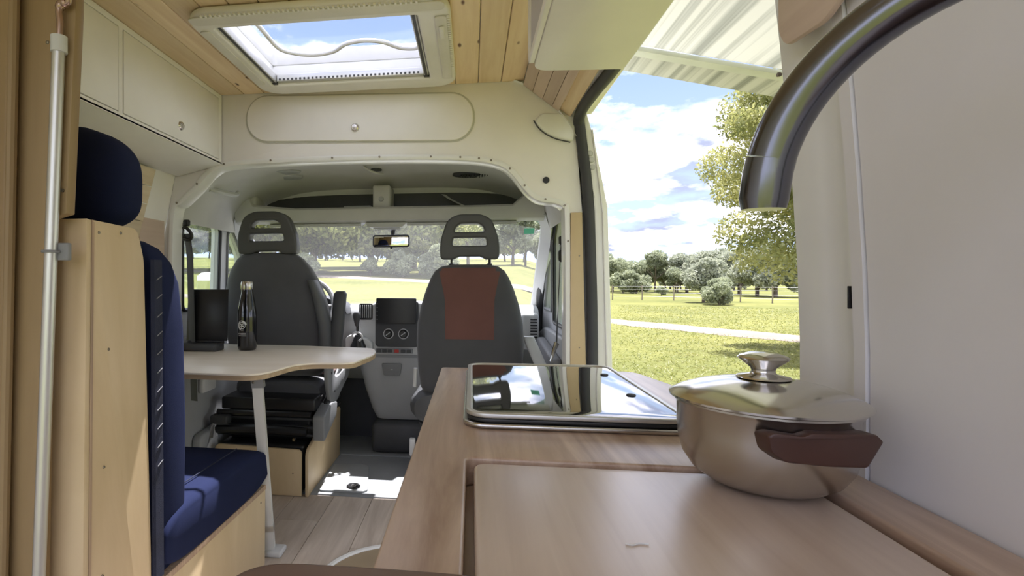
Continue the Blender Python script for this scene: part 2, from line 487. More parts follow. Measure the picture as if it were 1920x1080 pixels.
# ---- cab floor: rubber mat with hatch flap
mt = thing('cab_floor_mat', 'grey rubber floor mat between the cab seats with a lifting flap', 'floor mat', (-0.5, 3.0, 0.0))
obj('mat_sheet', rbox((-1.38, 2.603, -0.03), (0.40, 3.62, 0.006), 0.004, 2), 'mat_grey', mt)
fo = obj('access_flap', rprism(rounded([(-0.775, 2.625), (-0.55, 2.632), (-0.525, 2.66), (-0.585, 3.01), (-0.64, 3.035), (-0.79, 3.02)], 0.03), 0.006, 0.016, 'Z', 0.004), 'mat_light', mt)
obj('ring_handle', MB().lathe([(0.012, 0.0), (0.034, 0.0), (0.036, 0.004), (0.030, 0.009), (0.020, 0.009), (0.014, 0.004), (0.012, 0.004)], (-0.605, 2.69, 0.016), 24, hollow=True), 'black_plastic', fo)
obj('ring_boss', MB().lathe([(0.001, 0.0), (0.011, 0.0), (0.009, 0.007), (0.001, 0.008)], (-0.605, 2.69, 0.016), 16), 'steel', fo)
obj('mat_crease', rbox((-0.80, 3.20, 0.005), (-0.30, 3.215, 0.012), 0.003, 2), 'mat_grey', mt)
# ---- ceiling
HX0, HX1, HY0, HY1 = -0.83, -0.165, 1.63, 2.155
VX0, VX1, VY0, VY1 = HX0 + (HX1-HX0)/7*3, HX1 + 0.0957, -0.55, 0.10  # opening for the added vent out of view
ce = thing('ceiling', 'knotty pine plank ceiling of the van', 'ceiling', (-0.5, 0.5, 1.92), kind='structure')
obj('roof_skin', plate([[(-1.47, REAR), (0.50, REAR), (0.50, 2.42), (-1.47, 2.42)], [(HX0, HY0), (HX0, HY1), (HX1, HY1), (HX1, HY0)], [(VX0, VY0), (VX0, VY1), (VX1, VY1), (VX1, VY0)]], 1.934, 1.98, 'Z', 0.001), 'body_white', ce)
pe = [-1.150] + [HX0 - 0.0957*k for k in (2, 1)] + [HX0 + (HX1-HX0)/7*k for k in range(8)] + [HX1 + 0.0957*k for k in (1, 2, 3, 4)]
for a, b_ in zip(pe[:-1], pe[1:]):
    segs = [(REAR, YB)] if (b_ <= HX0+1e-4 or a >= HX1-1e-4) else [(REAR, HY0), (HY1, YB)]
    if a > VX0-1e-4 and b_ < VX1+1e-4: segs = [(REAR, VY0), (VY1, segs[0][1])] + segs[1:]
    for y0, y1 in segs:
        obj('plank', rbox((a+0.0012, y0, 1.92), (b_-0.0012, y1-0.001, 1.933), 0.0022, 1), 'pine', ce)
# ---- left wall
wl = thing('wall_left', 'left van wall clad in pale horizontal pine boards', 'wall', (-1.4, 0.5, 0.0), kind='structure')
WY0, WY1, WZ0, WZ1 = 1.28, 2.04, 0.80, 1.13      # unseen side window, added to let more daylight in
obj('skin', MB().prism([(-1.47, 0), (-1.44, 0), (-1.44, WZ0), (-1.47, WZ0)], REAR, 2.30, 'Y'), 'cream_paint', wl)
for y0, y1 in ((REAR, WY0), (WY1, 2.30)):
    obj('skin', MB().box((-1.47, y0, WZ0), (-1.44, y1, WZ1)), 'cream_paint', wl)
obj('skin', MB().prism([(-1.47, WZ1), (-1.44, WZ1), (-1.44, 1.15), (-1.36, 1.55), (-1.18, 1.934), (-1.22, 1.96), (-1.40, 1.56), (-1.47, 1.16)], REAR, 2.30, 'Y'), 'cream_paint', wl)
for z0, z1 in [(0.02 + 0.113*k, 0.131 + 0.113*k) for k in range(7)] + [(0.811, 0.965), (0.967, 1.121), (1.133, 1.26)]:
    for y0, y1 in ([(0.98, 2.10)] if (z1 < WZ0 + 0.02 or z0 > WZ1) else [(0.98, WY0 - 0.02), (WY1 + 0.02, 2.10)]):
        if z0 > 1.13: obj('board', MB().prism([(-1.44, z0), (-1.428, z0), (-1.428, 1.15), (-1.41, z1), (-1.42, z1), (-1.44, 1.15)], y0, y1, 'Y'), 'pine_wall', wl)
        else: obj('board', rbox((-1.44, y0, z0), (-1.428, y1, z1), 0.002, 1), 'pine_wall', wl)
for k in range(4):
    u0, u1 = k/4, (k+1)/4 - 0.01
    x0, z0, x1, z1 = -1.44+0.08*u0+0.022, 1.262+0.29*u0, -1.44+0.08*u1+0.022, 1.262+0.29*u1
    obj('board', MB().prism([(x0, z0), (x0+0.012, z0-0.003), (x1+0.012, z1-0.003), (x1, z1)], 0.98, 2.10, 'Y'), 'pine_wall', wl)
w2 = thing('window_added', 'side window added for daylight, hidden behind the blue bench', 'window', (-1.45, 1.66, WZ0), kind='structure')
obj('frame', plate([rrect(WY0-0.02, WY1+0.02, WZ0-0.02+0.03, WZ1+0.0, 0.03), rrect(WY0+0.015, WY1-0.015, WZ0+0.03, WZ1-0.02, 0.03)], -1.4275, -1.415, 'X', 0.003), 'dark_plastic', w2)
obj('pane', MB().add([(-1.458, WY0, WZ0), (-1.458, WY1, WZ0), (-1.458, WY1, WZ1), (-1.458, WY0, WZ1)], [(0, 1, 2, 3)]), 'side_glass', w2)
obj('edge_batten', rbox((-1.428, 2.10, 0.7), (-1.40, 2.285, 1.375), 0.004), 'pine_pink', wl)
# ---- front bulkhead with the arch to the cab
arch = spline([(-1.375, 0.0), (-1.375, 0.7), (-1.372, 1.25), (-1.360, 1.405), (-1.325, 1.437), (-1.255, 1.50), (-1.18, 1.575), (-1.08, 1.603), (-0.75, 1.612), (-0.40, 1.610), (-0.05, 1.598), (0.10, 1.575), (0.165, 1.535), (0.225, 1.460), (0.275, 1.418), (0.345, 1.405), (0.378, 1.385), (0.388, 1.33), (0.392, 0.7), (0.392, 0.0)], 5)
arch = [(p[0], p[1]) for p in [(a[0], a[1]) for a in arch]]
wf = thing('wall_front', 'cream bulkhead above the cab opening', 'wall', (-0.5, YB, 1.62), kind='structure')
outer = [(0.428, 0.0), (0.470, 0.7), (0.455, 1.36), (0.432, 1.66), (0.438, 1.79), (0.41, 1.80), (0.30, 1.90), (0.26, 1.933), (-1.20, 1.933), (-1.36, 1.55), (-1.44, 1.15), (-1.44, 0.0)]
obj('bulkhead_panel', plate([[tuple(a) for a in arch] + outer], YB, YB+0.03, 'Y', 0.002), 'cream_paint', wf)
# rolled flange around the arch
fp = [(p[0], p[1]) for p in arch][4:-4]
def offs(pts, d):
    out = []
    for i, p in enumerate(pts):
        a = Vector(pts[max(i-1, 0)]); b_ = Vector(pts[min(i+1, len(pts)-1)]); t_ = (b_-a).normalized()
        out.append((p[0] - t_.y*d, p[1] + t_.x*d))
    return out
o1 = offs(fp, 0.016)
tr = obj('arch_flange', MB().rings([[(p[0], YB-0.001, p[1]) for p in o1], [(p[0], YB-0.006, p[1]) for p in o1], [(p[0], YB-0.008, p[1]) for p in offs(fp, 0.008)], [(p[0], YB-0.004, p[1]) for p in offs(fp, -0.004)], [(p[0], YB+0.02, p[1]) for p in offs(fp, -0.010)], [(p[0], YB+0.07, p[1]) for p in offs(fp, -0.008)]], closed=False), 'body_white', wf)
ofc = offs(fp, 0.007)
screws(wf, [(ofc[i][0], YB-0.008, ofc[i][1]) for i in (14, 22, 30, 34, 38, 41, 44, 46, 48, 50, 55, 60, 68, 76, 82, 86)], 'Y', 0.0045)
# plug
obj('cable_plug', MB().lathe([(0.002, -0.004), (0.013, -0.004), (0.014, 0.0), (0.014, 0.004), (0.002, 0.004)], (0.308, YB-0.002, 1.499), 20, 'Y'), 'black_plastic', wf)
# pillar gusset (painted metal bulge)
g_ = [(0.258, 1.745), (0.295, 1.70), (0.345, 1.672), (0.405, 1.655), (0.42, 1.66), (0.432, 1.76), (0.36, 1.775), (0.29, 1.78)]
obj('pillar_gusset', rprism(rounded(g_, 0.015), YB-0.012, YB+0.05, 'Y', 0.008, 3), 'body_white', wf)
obj('gusset_gap', MB().tube(spline([(0.256, YB-0.010, 1.750), (0.272, YB-0.010, 1.722), (0.300, YB-0.010, 1.694), (0.345, YB-0.010, 1.669), (0.405, YB-0.010, 1.652)], 5), 0.0025, 6), 'rubber_black', wf)
# locker door above the cab
ld = thing('locker_door', 'long oval cream locker door with a round chrome catch on the bulkhead', 'locker door', (-0.5, YB-0.001, 1.70))
def stadium(x0, x1, z0, z1, r, skew=0):
    pts = rrect(x0, x1, z0, z1, r, 10)
    return [(x, z + skew*(x - (x0+x1)/2)) for x, z in pts]
obj('door_panel', plate([stadium(-1.005, 0.005, 1.690, 1.892, 0.095, -0.03)], YB-0.012, YB-0.0015, 'Y', 0.004, 3), 'cream_paint', ld)
obj('door_rebate', plate([stadium(-1.012, 0.012, 1.683, 1.899, 0.101, -0.03)], YB-0.0035, YB-0.0005, 'Y', 0.001), 'headliner_grey', ld)
kb = obj('catch', MB().lathe([(0.001, -0.012), (0.012, -0.012), (0.016, -0.009), (0.018, -0.003), (0.019, 0.0), (0.001, 0.0)], (-0.507, YB-0.012, 1.747), 24, 'Y'), 'steel', ld)
obj('catch_button', MB().lathe([(0.001, -0.004), (0.010, -0.003), (0.011, 0.0), (0.001, 0.001)], (-0.507, YB-0.0245, 1.747), 20, 'Y'), 'steel_brushed', kb)
# ---- right wall
wr = thing('wall_right', 'right van wall with smooth pale panel beside the worktop', 'wall', (0.45, 0.0, 0.0), kind='structure')
def xr(z): return 0.437 if z < 1.0 else 0.437 - 0.035*((z-1.0)/0.5)**1.5
prof = [(xr(z), z) for z in [0, 0.6, 0.9, 1.0, 1.1, 1.2, 1.3, 1.4, 1.5, 1.6, 1.75, 1.93]]
obj('lining_panel', MB().rings([[(x, y, z) for x, z in prof] + [(x+0.05, y, z) for x, z in reversed(prof)] for y in (REAR, 0.655)]), 'wall_white', wr)
# edge strip and painted pillar in front of it
pr2 = [(xr(z)-0.003, z) for z in [0, 0.6, 0.9, 1.0, 1.1, 1.2, 1.3, 1.4, 1.5, 1.6, 1.75, 1.93]]
obj('edge_strip', MB().rings([[(x, y, z) for x, z in pr2] + [(x+0.05, y, z) for x, z in reversed(pr2)] for y in (0.658, 0.676)]), 'wall_white', wr)
rs = []
for y, dx in ((0.678, 0.004), (0.69, 0.010), (0.705, 0.020), (0.715, 0.022), (0.735, 0.021), (0.745, 0.014), (0.755, 0.010), (0.775, 0.006), (0.790, 0.004), (0.800, 0.010), (0.806, 0.03)):
    rs.append([(x+dx, y, z) for x, z in prof] + [(x+0.10, y, z) for x, z in reversed(prof)])
obj('door_pillar', MB().rings(rs), 'body_white', wr)
obj('pillar_slot', rbox((0.4295, 0.6785, 1.047), (0.4375, 0.6800, 1.073), 0.0005, 1), 'black_plastic', wr)
obj('lintel', rbox((0.41, 0.80, 1.775), (0.50, 2.33, 1.934), 0.006), 'body_white', wr)
obj('sill', rbox((0.44, 0.80, -0.3), (0.56, 2.28, 0.0), 0.01), 'body_white', wr)
obj('rear_skin', MB().box((0.49, REAR, 0.0), (0.53, 0.80, 1.95)), 'body_white', wr)
# cladding piece above pillar
obj('corner_cladding', rprism(rounded([(0.60, 1.46), (0.60, 1.400), (0.66, 1.372), (0.735, 1.376), (0.750, 1.40), (0.752, 1.70), (0.60, 1.70)], 0.012), 0.392, 0.401, 'X', 0.003), 'pine_pink', wr)
screws(wr, [(0.416, 0.790, 1.36)], 'X', 0.003)
# soffit boards above the sliding door
so = thing('trim_1', 'sloping pine and pinkish cladding above the sliding door', 'cladding', (0.33, 2.0, 1.85), kind='structure')
def sof(u0, u1, y0, y1, th=0.012, lift=0.0, skew=0.0):
    A = Vector((0.228, 0, 1.918)); B = Vector((0.412, 0, 1.768)); d = B-A; nn = Vector((-d.z, 0, d.x)).normalized()*-1
    if nn.z > 0: nn = -nn
    p = [A + d*u0 + nn*lift, A + d*u1 + nn*lift, A + d*u1 + nn*(lift+th), A + d*u0 + nn*(lift+th)]
    return MB().rings([[(q.x, y0, q.z) for q in p], [(q.x, y1 - skew*i_, q.z) for q, i_ in zip(p, (0, 1, 1, 0))]])
for u0, u1 in ((0.0, 0.32), (0.33, 0.66), (0.67, 1.0)):
    obj('board', sof(u0, u1, 0.7, 2.296), 'pine', so)
for u0, u1 in ((0.0, 0.20), (0.21, 0.42), (0.43, 0.63), (0.64, 0.78)):
    obj('cover_board', sof(u0, u1, 1.35, 2.293, 0.010, 0.0125), 'pine_pink', so)
# rubber door seal
sl = thing('trim_2', 'thick dark grey rubber seal around the sliding door opening', 'door seal', (0.49, 2.3, 0.0), kind='structure')
sp = spline([(0.472, YB-0.006, -0.0), (0.494, YB-0.006, 0.70), (0.480, YB-0.006, 1.36), (0.447, YB-0.008, 1.68), (0.437, YB-0.02, 1.735), (0.436, YB-0.09, 1.760), (0.441, YB-0.3, 1.763), (0.452, 1.75, 1.762), (0.452, 1.2, 1.762), (0.452, 0.84, 1.762)], 8)
obj('seal_profile', MB().tube(sp, 0.022, 12), 'rubber_black', sl)
# outer pillar in white body paint with striker plates
bp_ = thing('trim_3', 'white painted door pillar with latch plates outside the seal', 'door pillar', (0.55, 2.32, 0.0), kind='structure')
obj('pillar_skin', rprism([(0.500, -0.3), (0.513, 0.70), (0.500, 1.36), (0.470, 1.64), (0.452, 1.80), (0.462, 1.80), (0.500, 1.66), (0.553, 1.38), (0.572, 0.70), (0.56, -0.3)], YB-0.015, YB+0.06, 'Y', 0.008, 3), 'body_white', bp_)
obj('pillar_rib', rprism([(0.535, -0.3), (0.546, 0.70), (0.530, 1.36), (0.488, 1.70), (0.493, 1.70), (0.538, 1.36), (0.556, 0.70), (0.545, -0.3)], YB-0.022, YB+0.0, 'Y', 0.003), 'body_white', bp_)
for z, x in ((1.602, 0.487), (1.575, 0.492), (1.545, 0.496)):
    obj('striker', MB().lathe([(0.004, -0.008), (0.009, -0.007), (0.013, -0.002), (0.013, 0.004), (0.002, 0.004)], (x-0.004, YB-0.012, z), 16, 'Y'), 'light_plastic', bp_)
# ply cover strip on the B-pillar
ps = thing('trim_4', 'vertical tan plywood strip covering the pillar right of the passenger seat', 'pillar strip', (0.43, 2.29, 0.0), kind='structure')
obj('strip', rprism([(0.402, 0.0), (0.406, 1.36), (0.452, 1.36), (0.468, 0.70), (0.448, 0.0)], YB-0.012, YB-0.0005, 'Y', 0.002), 'birch_ply', ps)
screws(ps, [(0.44, YB-0.012, 1.18), (0.44, YB-0.012, 0.80)], 'Y', 0.003)

# ================================================================== CAB SHELL
cc = thing('ceiling', 'grey fabric headlining over the cab', 'headlining', (-0.5, 2.6, 1.62), kind='structure')
def head_ring(y, top, lo=1.36, x0=-1.40, x1=0.425):
    out = []
    xc, hw = (x0+x1)/2, (x1-x0)/2
    for k in range(41):
        u = -1 + 2*k/40
        out.append((xc+u*hw, y, lo + (top-lo)*(max(0, 1-abs(u)**4.5))**0.62))
    return out
obj('headlining', MB().rings([head_ring(2.34, 1.625), head_ring(2.5, 1.655), head_ring(2.7, 1.672), head_ring(2.9, 1.665), head_ring(3.05, 1.640), head_ring(3.14, 1.60), head_ring(3.17, 1.50)], closed=False), 'headliner_grey', cc)
obj('cab_roof', MB().rings([[(p[0]*1.0, p[1], p[2]+0.05) for p in head_ring(y, t_, 1.37, -1.46, 0.50)] for y, t_ in ((2.28, 1.93), (2.6, 1.90), (3.0, 1.70), (3.18, 1.46))], closed=False), 'body_white', cc)
def oval_panel(x0, x1, y0, y1, z0, z1):
    pts = [((x0+x1)/2 + (x1-x0)/2*math.copysign(abs(math.cos(q))**0.7, math.cos(q)), math.sin(q)) for q in [2*PI*k/32 for k in range(32)]]
    up = [(x, (y0+y1)/2 + (y1-y0)/2*s_, (z0+z1)/2 + (z1-z0)/2*s_) for x, s_ in pts]
    return MB().rings([[(x, y, z+0.012) for x, y, z in up], [(x, y, z) for x, y, z in up], [((x0+x1)/2+(x-(x0+x1)/2)*0.94, (y0+y1)/2+(y-(y0+y1)/2)*0.9, z-0.003) for x, y, z in up]])
sg = thing('speaker_grille', 'wide oval grey speaker grille on the headlining over the driver seat', 'grille', (-1.03, 2.75, 1.66))
obj('grille', oval_panel(-1.165, -0.905, 2.70, 2.80, 1.656, 1.656), 'grey_plastic', sg)
obj('lower_grille', oval_panel(-1.07, -0.93, 2.82, 2.90, 1.652, 1.646), 'grey_plastic', sg)
vg = thing('roof_vent_grille', 'dark slotted oval vent grille on the headlining over the passenger seat', 'grille', (0.02, 2.9, 1.65))
obj('grille_frame', oval_panel(-0.105, 0.145, 2.875, 2.965, 1.652, 1.645), 'dark_plastic', vg)
for k in range(11):
    obj('slat', rbox((-0.06+k*0.014, 2.885, 1.640), (-0.055+k*0.014, 2.955, 1.645), 0.001, 1), 'black_plastic', vg)
ch = thing('coat_hook', 'small grey moulded hook on the headlining centre', 'hook', (-0.51, 2.75, 1.66))
obj('hook_arm', MB().tube(spline([(-0.56, 2.72, 1.672), (-0.53, 2.72, 1.650), (-0.495, 2.75, 1.640), (-0.475, 2.80, 1.645), (-0.485, 2.84, 1.655)], 5), [0.010]*21, 8, flat=0.6), 'headliner_grey', ch)
obj('hook_recess', oval_panel(-0.535, -0.475, 2.77, 2.82, 1.664, 1.664), 'dark_plastic', ch)
gh = thing('grab_handle', 'grey grab handle at the left corner of the cab roof', 'handle', (-1.27, 2.55, 1.54))
obj('grip', MB().tube(spline([(-1.300, 2.52, 1.535), (-1.27, 2.56, 1.528), (-1.235, 2.66, 1.528), (-1.235, 2.70, 1.545)], 5), 0.013, 8), 'light_plastic', gh)
obj('mount', rbox((-1.325, 2.50, 1.53), (-1.285, 2.54, 1.565), 0.008), 'light_plastic', gh)

# overhead shelf
sh = thing('overhead_shelf', 'grey full-width storage shelf above the windscreen', 'shelf', (-0.5, 3.0, 1.42))
lip = []
for x in [-1.36, -1.30, -1.25, -1.0, -0.5, 0.0, 0.22, 0.27, 0.33, 0.385]:
    e = 0.0
    if x < -1.2: e = min(1, (-1.2-x)/0.10)
    if x > 0.2: e = min(1, (x-0.2)/0.10)
    tp = 1.488 + 0.10*e*e; ym = 2.93 - 0.02*(1-((x+0.5)/0.9)**2)
    lip.append([(x, ym+0.02, tp), (x, ym+0.002, tp-0.012), (x, ym, 1.45), (x, ym+0.015, 1.415), (x, ym+0.05, 1.402), (x, 3.09, 1.43), (x, 3.09, 1.455), (x, ym+0.05, 1.455), (x, ym+0.04, tp-0.008)])
obj('shelf_lip', MB().rings(lip), 'headliner_grey', sh)
obj('shelf_floor', MB().box((-1.24, 2.975, 1.457), (0.27, 3.115, 1.465)), 'grey_plastic', sh)
obj('shelf_back', MB().box((-1.24, 3.12, 1.457), (0.27, 3.135, 1.60)), 'dark_plastic', sh)
for x0, x1 in ((-1.30, -1.245), (0.275, 0.33)):
    obj('cheek', rbox((x0, 2.955, 1.458), (x1, 3.12, 1.60), 0.015), 'headliner_grey', sh)
dvd = obj('divider', rbox((-0.555, 2.955, 1.467), (-0.455, 3.115, 1.615), 0.012), 'headliner_grey', sh)
obj('divider_button', MB().lathe([(0.001, -0.006), (0.012, -0.006), (0.015, 0.0), (0.001, 0.001)], (-0.505, 2.955, 1.535), 18, 'Y'), 'grey_plastic', dvd)
obj('tray_insert', rbox((-0.73, 2.99, 1.466), (-0.57, 3.11, 1.505), 0.005), 'grey_plastic', sh)
pp = MB(); A = []
for k in range(9):
    u = k/8; A.append([(-0.17+0.26*u, 2.99+0.03*u, 1.56-0.085*min(1, u*1.6)**0.8), (-0.15+0.26*u, 3.07+0.03*u, 1.57-0.085*min(1, u*1.6)**0.8)])
pp.rings(A, closed=False, caps=False)
tag(obj('paper_sheet', pp, 'paper'), 'curled white paper sheet lying on the overhead shelf', 'paper')
for x0, x1, lb, nm in ((-1.16, -0.62, 'sun visor above the windscreen on the driver side', 'd'), (-0.36, 0.24, 'sun visor above the windscreen on the passenger side', 'p')):
    v = thing('sun_visor', 'folded light grey ' + lb, 'sun visor', ((x0+x1)/2, 3.05, 1.40), 'sun visors')
    mb = MB().prism(rounded([(2.955, 1.400), (3.075, 1.425), (3.075, 1.410), (2.955, 1.382)], 0.006), x0, x1, 'X')
    obj('visor_board', mb, 'light_plastic', v)
    obj('visor_pivot', MB().tube([(x0-0.03 if nm == 'd' else x1+0.03, 3.075, 1.415), (x0+0.02 if nm == 'd' else x1-0.02, 3.075, 1.415)], 0.006, 8), 'grey_plastic', v)
ml = thing('map_light', 'pale interior light console above the rear-view mirror', 'light', (-0.48, 3.0, 1.39))
obj('console', rprism(rounded([(-0.60, 1.402), (-0.36, 1.402), (-0.385, 1.376), (-0.575, 1.376)], 0.008), 2.945, 3.06, 'Y', 0.004), 'light_plastic', ml)
obj('lens', rbox((-0.555, 2.975, 1.371), (-0.405, 3.05, 1.377), 0.002, 1), 'grey_plastic', ml)
for x in (-0.535, -0.445):
    obj('switch', rbox((x, 2.948, 1.384), (x+0.026, 2.957, 1.394), 0.002, 1), 'mid_plastic', ml)
rm = thing('rear_view_mirror', 'rectangular black-framed rear-view mirror hanging from the windscreen', 'mirror', (-0.47, 3.13, 1.33))
def tilt(pts): return pts
fr_ = plate([rrect(-0.582, -0.362, 1.272, 1.346, 0.016)], 3.10, 3.125, 'Y', 0.004)
obj('housing', fr_, 'black_plastic', rm)
obj('mirror_glass', plate([rrect(-0.574, -0.370, 1.280, 1.338, 0.012)], 3.096, 3.0995, 'Y', 0.0008), 'mirror_glass', rm)
obj('stem', MB().tube(spline([(-0.472, 3.125, 1.31), (-0.470, 3.15, 1.35), (-0.468, 3.17, 1.385), (-0.466, 3.21, 1.395)], 4), [0.011]*5+[0.014]*4+[0.016]*4, 10), 'black_plastic', rm)
obj('tab', rbox((-0.478, 3.104, 1.262), (-0.464, 3.118, 1.274), 0.003), 'black_plastic', rm)

# windscreen, pillars
win = thing('window_1', 'raked windscreen of the van', 'windscreen', (-0.5, 3.5, 1.15), kind='structure')
W_ = []
for k in range(7):
    q = k/6; row = []
    for j in range(17):
        u = -1 + 2*j/16
        row.append((-0.487 + u*0.925, 3.11 + 0.83*q - 0.10*u*u, 1.47 - 0.60*q))
    W_.append(row)
obj('windscreen_glass', MB().rings(W_, closed=False, caps=False), 'window_glass', win)
def ws_y(x, z): return 3.11 + 0.83*(1.47-z)/0.60 - 0.10*((x+0.487)/0.925)**2 - 0.006
tag(obj('windscreen_sticker', MB().rings([[(0.300, ws_y(0.300, 1.378)-t_, 1.378), (0.358, ws_y(0.358, 1.378)-t_, 1.378), (0.358, ws_y(0.358, 1.350)-t_, 1.350), (0.300, ws_y(0.300, 1.350)-t_, 1.350)] for t_ in (0.0, 0.002)]), 'sticker_green'), 'small green sticker at the upper right of the windscreen', 'sticker')
for nm, sx, lb in (('trim_5', -1, 'left'), ('trim_6', 1, 'right')):
    ap = thing(nm, 'light grey windscreen pillar at the %s edge of the windscreen' % lb, 'pillar', (-0.487+sx*0.93, 3.4, 0.9), kind='structure')
    rs = []
    for q in [k/8 for k in range(9)]:
        x = -0.487 + sx*(0.905 + 0.015*q); y = 2.99 + 0.83*q; z = 1.47 - 0.60*q
        if q < 0.2: x -= sx*0.05*(1-q/0.2)**2
        rs.append([(x - sx*0.028, y+0.005, z+0.03), (x - sx*0.030, y-0.02, z-0.02), (x+sx*0.02, y-0.06, z-0.045), (x+sx*0.05, y-0.03, z-0.01), (x+sx*0.04, y+0.05, z+0.05)])
    obj('pillar_cover', MB().rings(rs), 'light_plastic', ap)

# cab doors
def cab_door(nm, X, sx, label, win_poly, q_poly, seal_pts, glass_m):
    d = thing(nm, label, 'door', (X, 2.9, 0.0), kind='structure')
    ou = rounded([(2.36, 0.05), (3.72, 0.05), (3.78, 0.86), (3.58, 0.98), (3.34, 1.23), (3.16, 1.40), (2.98, 1.485), (2.36, 1.49)], 0.04)
    x0, x1 = sorted((X, X + sx*0.05))
    obj('door_shell', plate([ou, win_poly] + ([q_poly] if q_poly else []), x0, x1, 'X', 0.004), 'light_plastic', d)
    w = obj('window_pane', MB().prism(win_poly, X+sx*0.024, X+sx*0.028, 'X').mesh(False), glass_m, d)
    cl = [(X-sx*0.004, y, z) for y, z in win_poly]
    obj('window_rubber', MB().tube(cl, 0.011, 8, True), 'black_plastic', d)
    if q_poly:
        obj('quarter_pane', MB().prism(q_poly, X+sx*0.024, X+sx*0.028, 'X').mesh(False), glass_m, d)
        obj('quarter_rubber', MB().tube([(X-sx*0.002, y, z) for y, z in q_poly], 0.009, 8, True), 'mid_plastic', d)
    obj('door_seal', MB().tube(spline([(X-sx*0.018, y, z) for y, z in seal_pts], 6), 0.028, 10), 'dark_plastic', d)
    # lower card with armrest and pocket
    a0, a1 = sorted((X-sx*0.002, X-sx*0.035))
    card = obj('door_card', rprism(rounded([(2.42, 0.10), (3.62, 0.10), (3.66, 0.72), (3.30, 0.80), (2.42, 0.80)], 0.06), a0, a1, 'X', 0.012, 3), 'grey_plastic', d)
    b0, b1 = sorted((X-sx*0.036, X-sx*0.085))
    obj('armrest', rprism(rounded([(2.62, 0.58), (3.30, 0.60), (3.36, 0.70), (3.20, 0.75), (2.62, 0.70)], 0.04), b0, b1, 'X', 0.015, 3), 'mid_plastic', card)
    obj('door_pocket', rprism(rounded([(2.50, 0.12), (3.30, 0.12), (3.30, 0.34), (2.50, 0.30)], 0.04), b0, b1, 'X', 0.012, 3), 'grey_plastic', card)
    return d
dl = cab_door('door_1', -1.425, -1, 'driver door with black-edged window left of the driver seat',
         rounded([(2.47, 0.93), (2.845, 0.93), (2.875, 1.37), (2.80, 1.425), (2.47, 1.452)], 0.03),
         rounded([(2.955, 1.00), (3.26, 1.00), (3.14, 1.26), (3.03, 1.375), (2.97, 1.36)], 0.03),
         [(2.40, 1.52), (2.70, 1.53), (2.92, 1.50), (3.10, 1.41), (3.28, 1.24), (3.5, 1.02), (3.62, 0.86)], 'side_glass')
obj('white_pocket', rbox((-1.385, 2.56, 0.50), (-1.355, 2.70, 0.575), 0.012), 'white_plastic', dl)
cab_door('door_2', 0.462, 1, 'passenger door with narrow window right of the passenger seat',
         rounded([(2.52, 0.84), (3.08, 0.84), (3.10, 1.30), (3.00, 1.405), (2.52, 1.43)], 0.03),
         rounded([(3.18, 0.90), (3.50, 0.90), (3.34, 1.15), (3.22, 1.30), (3.19, 1.28)], 0.03),
         [(2.42, 1.40), (2.55, 1.42), (2.76, 1.435), (2.95, 1.425), (3.15, 1.37), (3.35, 1.24), (3.52, 1.05), (3.64, 0.86), (3.66, 0.60)], 'side_glass')
# wing mirrors
for x, y, z, lb in ((-1.68, 3.25, 1.02, 'white-backed wing mirror outside the driver window'), (0.72, 3.35, 0.93, 'grey wing mirror outside the passenger window')):
    w = thing('wing_mirror', lb, 'wing mirror', (x, y, z-0.15), 'wing mirrors')
    obj('shell', rbox((x-0.10, y, z-0.15), (x+0.10, y+0.09, z+0.11), 0.04, 4), 'mid_plastic' if x > 0 else 'white_plastic', w)
    obj('glass', rbox((x-0.085, y-0.006, z-0.13), (x+0.085, y-0.001, z+0.09), 0.002, 1), 'mirror_glass', w)
    xi = -1.475 if x < 0 else 0.512
    obj('arm', MB().tube([(x, y+0.04, z-0.12), ((x+xi)/2, y+0.05, z-0.17), (xi, y+0.05, z-0.18)], 0.025, 10), 'dark_plastic', w)

# front bodywork below windscreen
obj_b = obj('trim_7', MB().prism([(3.78, 0.86), (3.98, 0.84), (4.6, 0.55), (4.65, -0.25), (3.70, -0.3), (3.66, -0.02), (3.70, 0.2)], -1.44, 0.47, 'X'), 'body_white')
tag(obj_b, 'white bonnet and scuttle of the van ahead of the windscreen', 'bonnet', kind='structure')

# ================================================================== ROOF HATCH
rh = thing('roof_hatch', 'rectangular cream-framed roof hatch with wavy metal bar and clear dome', 'roof hatch', (-0.5, 1.9, 1.92))
obj('frame', plate([rrect(-0.895, -0.065, 1.535, 2.25, 0.09, 8), rrect(HX0+0.004, HX1-0.004, HY0+0.004, HY1-0.004, 0.006, 2)], 1.893, 1.9185, 'Z', 0.010, 3), 'hatch_plastic', rh)
for lp in ((rrect(-0.880, -0.080, 1.55, 1.60, 0.02), 'a'), (rrect(-0.885, -0.848, 1.64, 2.12, 0.012), 'b'), (rrect(-0.115, -0.078, 1.64, 2.15, 0.012), 'c')):
    obj('textured_strip', plate([lp[0]], 1.8885, 1.8925, 'Z', 0.001), 'hatch_texture', rh)
# ribbed front and back grips
first = None
for k in range(44):
    x = -0.83 + k*0.0155
    if first is None: first = obj('rib', rbox((x, 1.537, 1.8865), (x+0.007, 1.549, 1.893), 0.001, 1), 'hatch_plastic', rh)
    else: inst('rib', first, (x+0.0035, 1.543, 1.88975), rh)
first = None
for k in range(26):
    y = 1.64 + k*0.0155
    if first is None: first = obj('side_rib', rbox((-0.0775, y, 1.8865), (-0.068, y+0.007, 1.893), 0.001, 1), 'hatch_plastic', rh)
    else: inst('side_rib', first, (-0.07275, y+0.0035, 1.88975), rh)
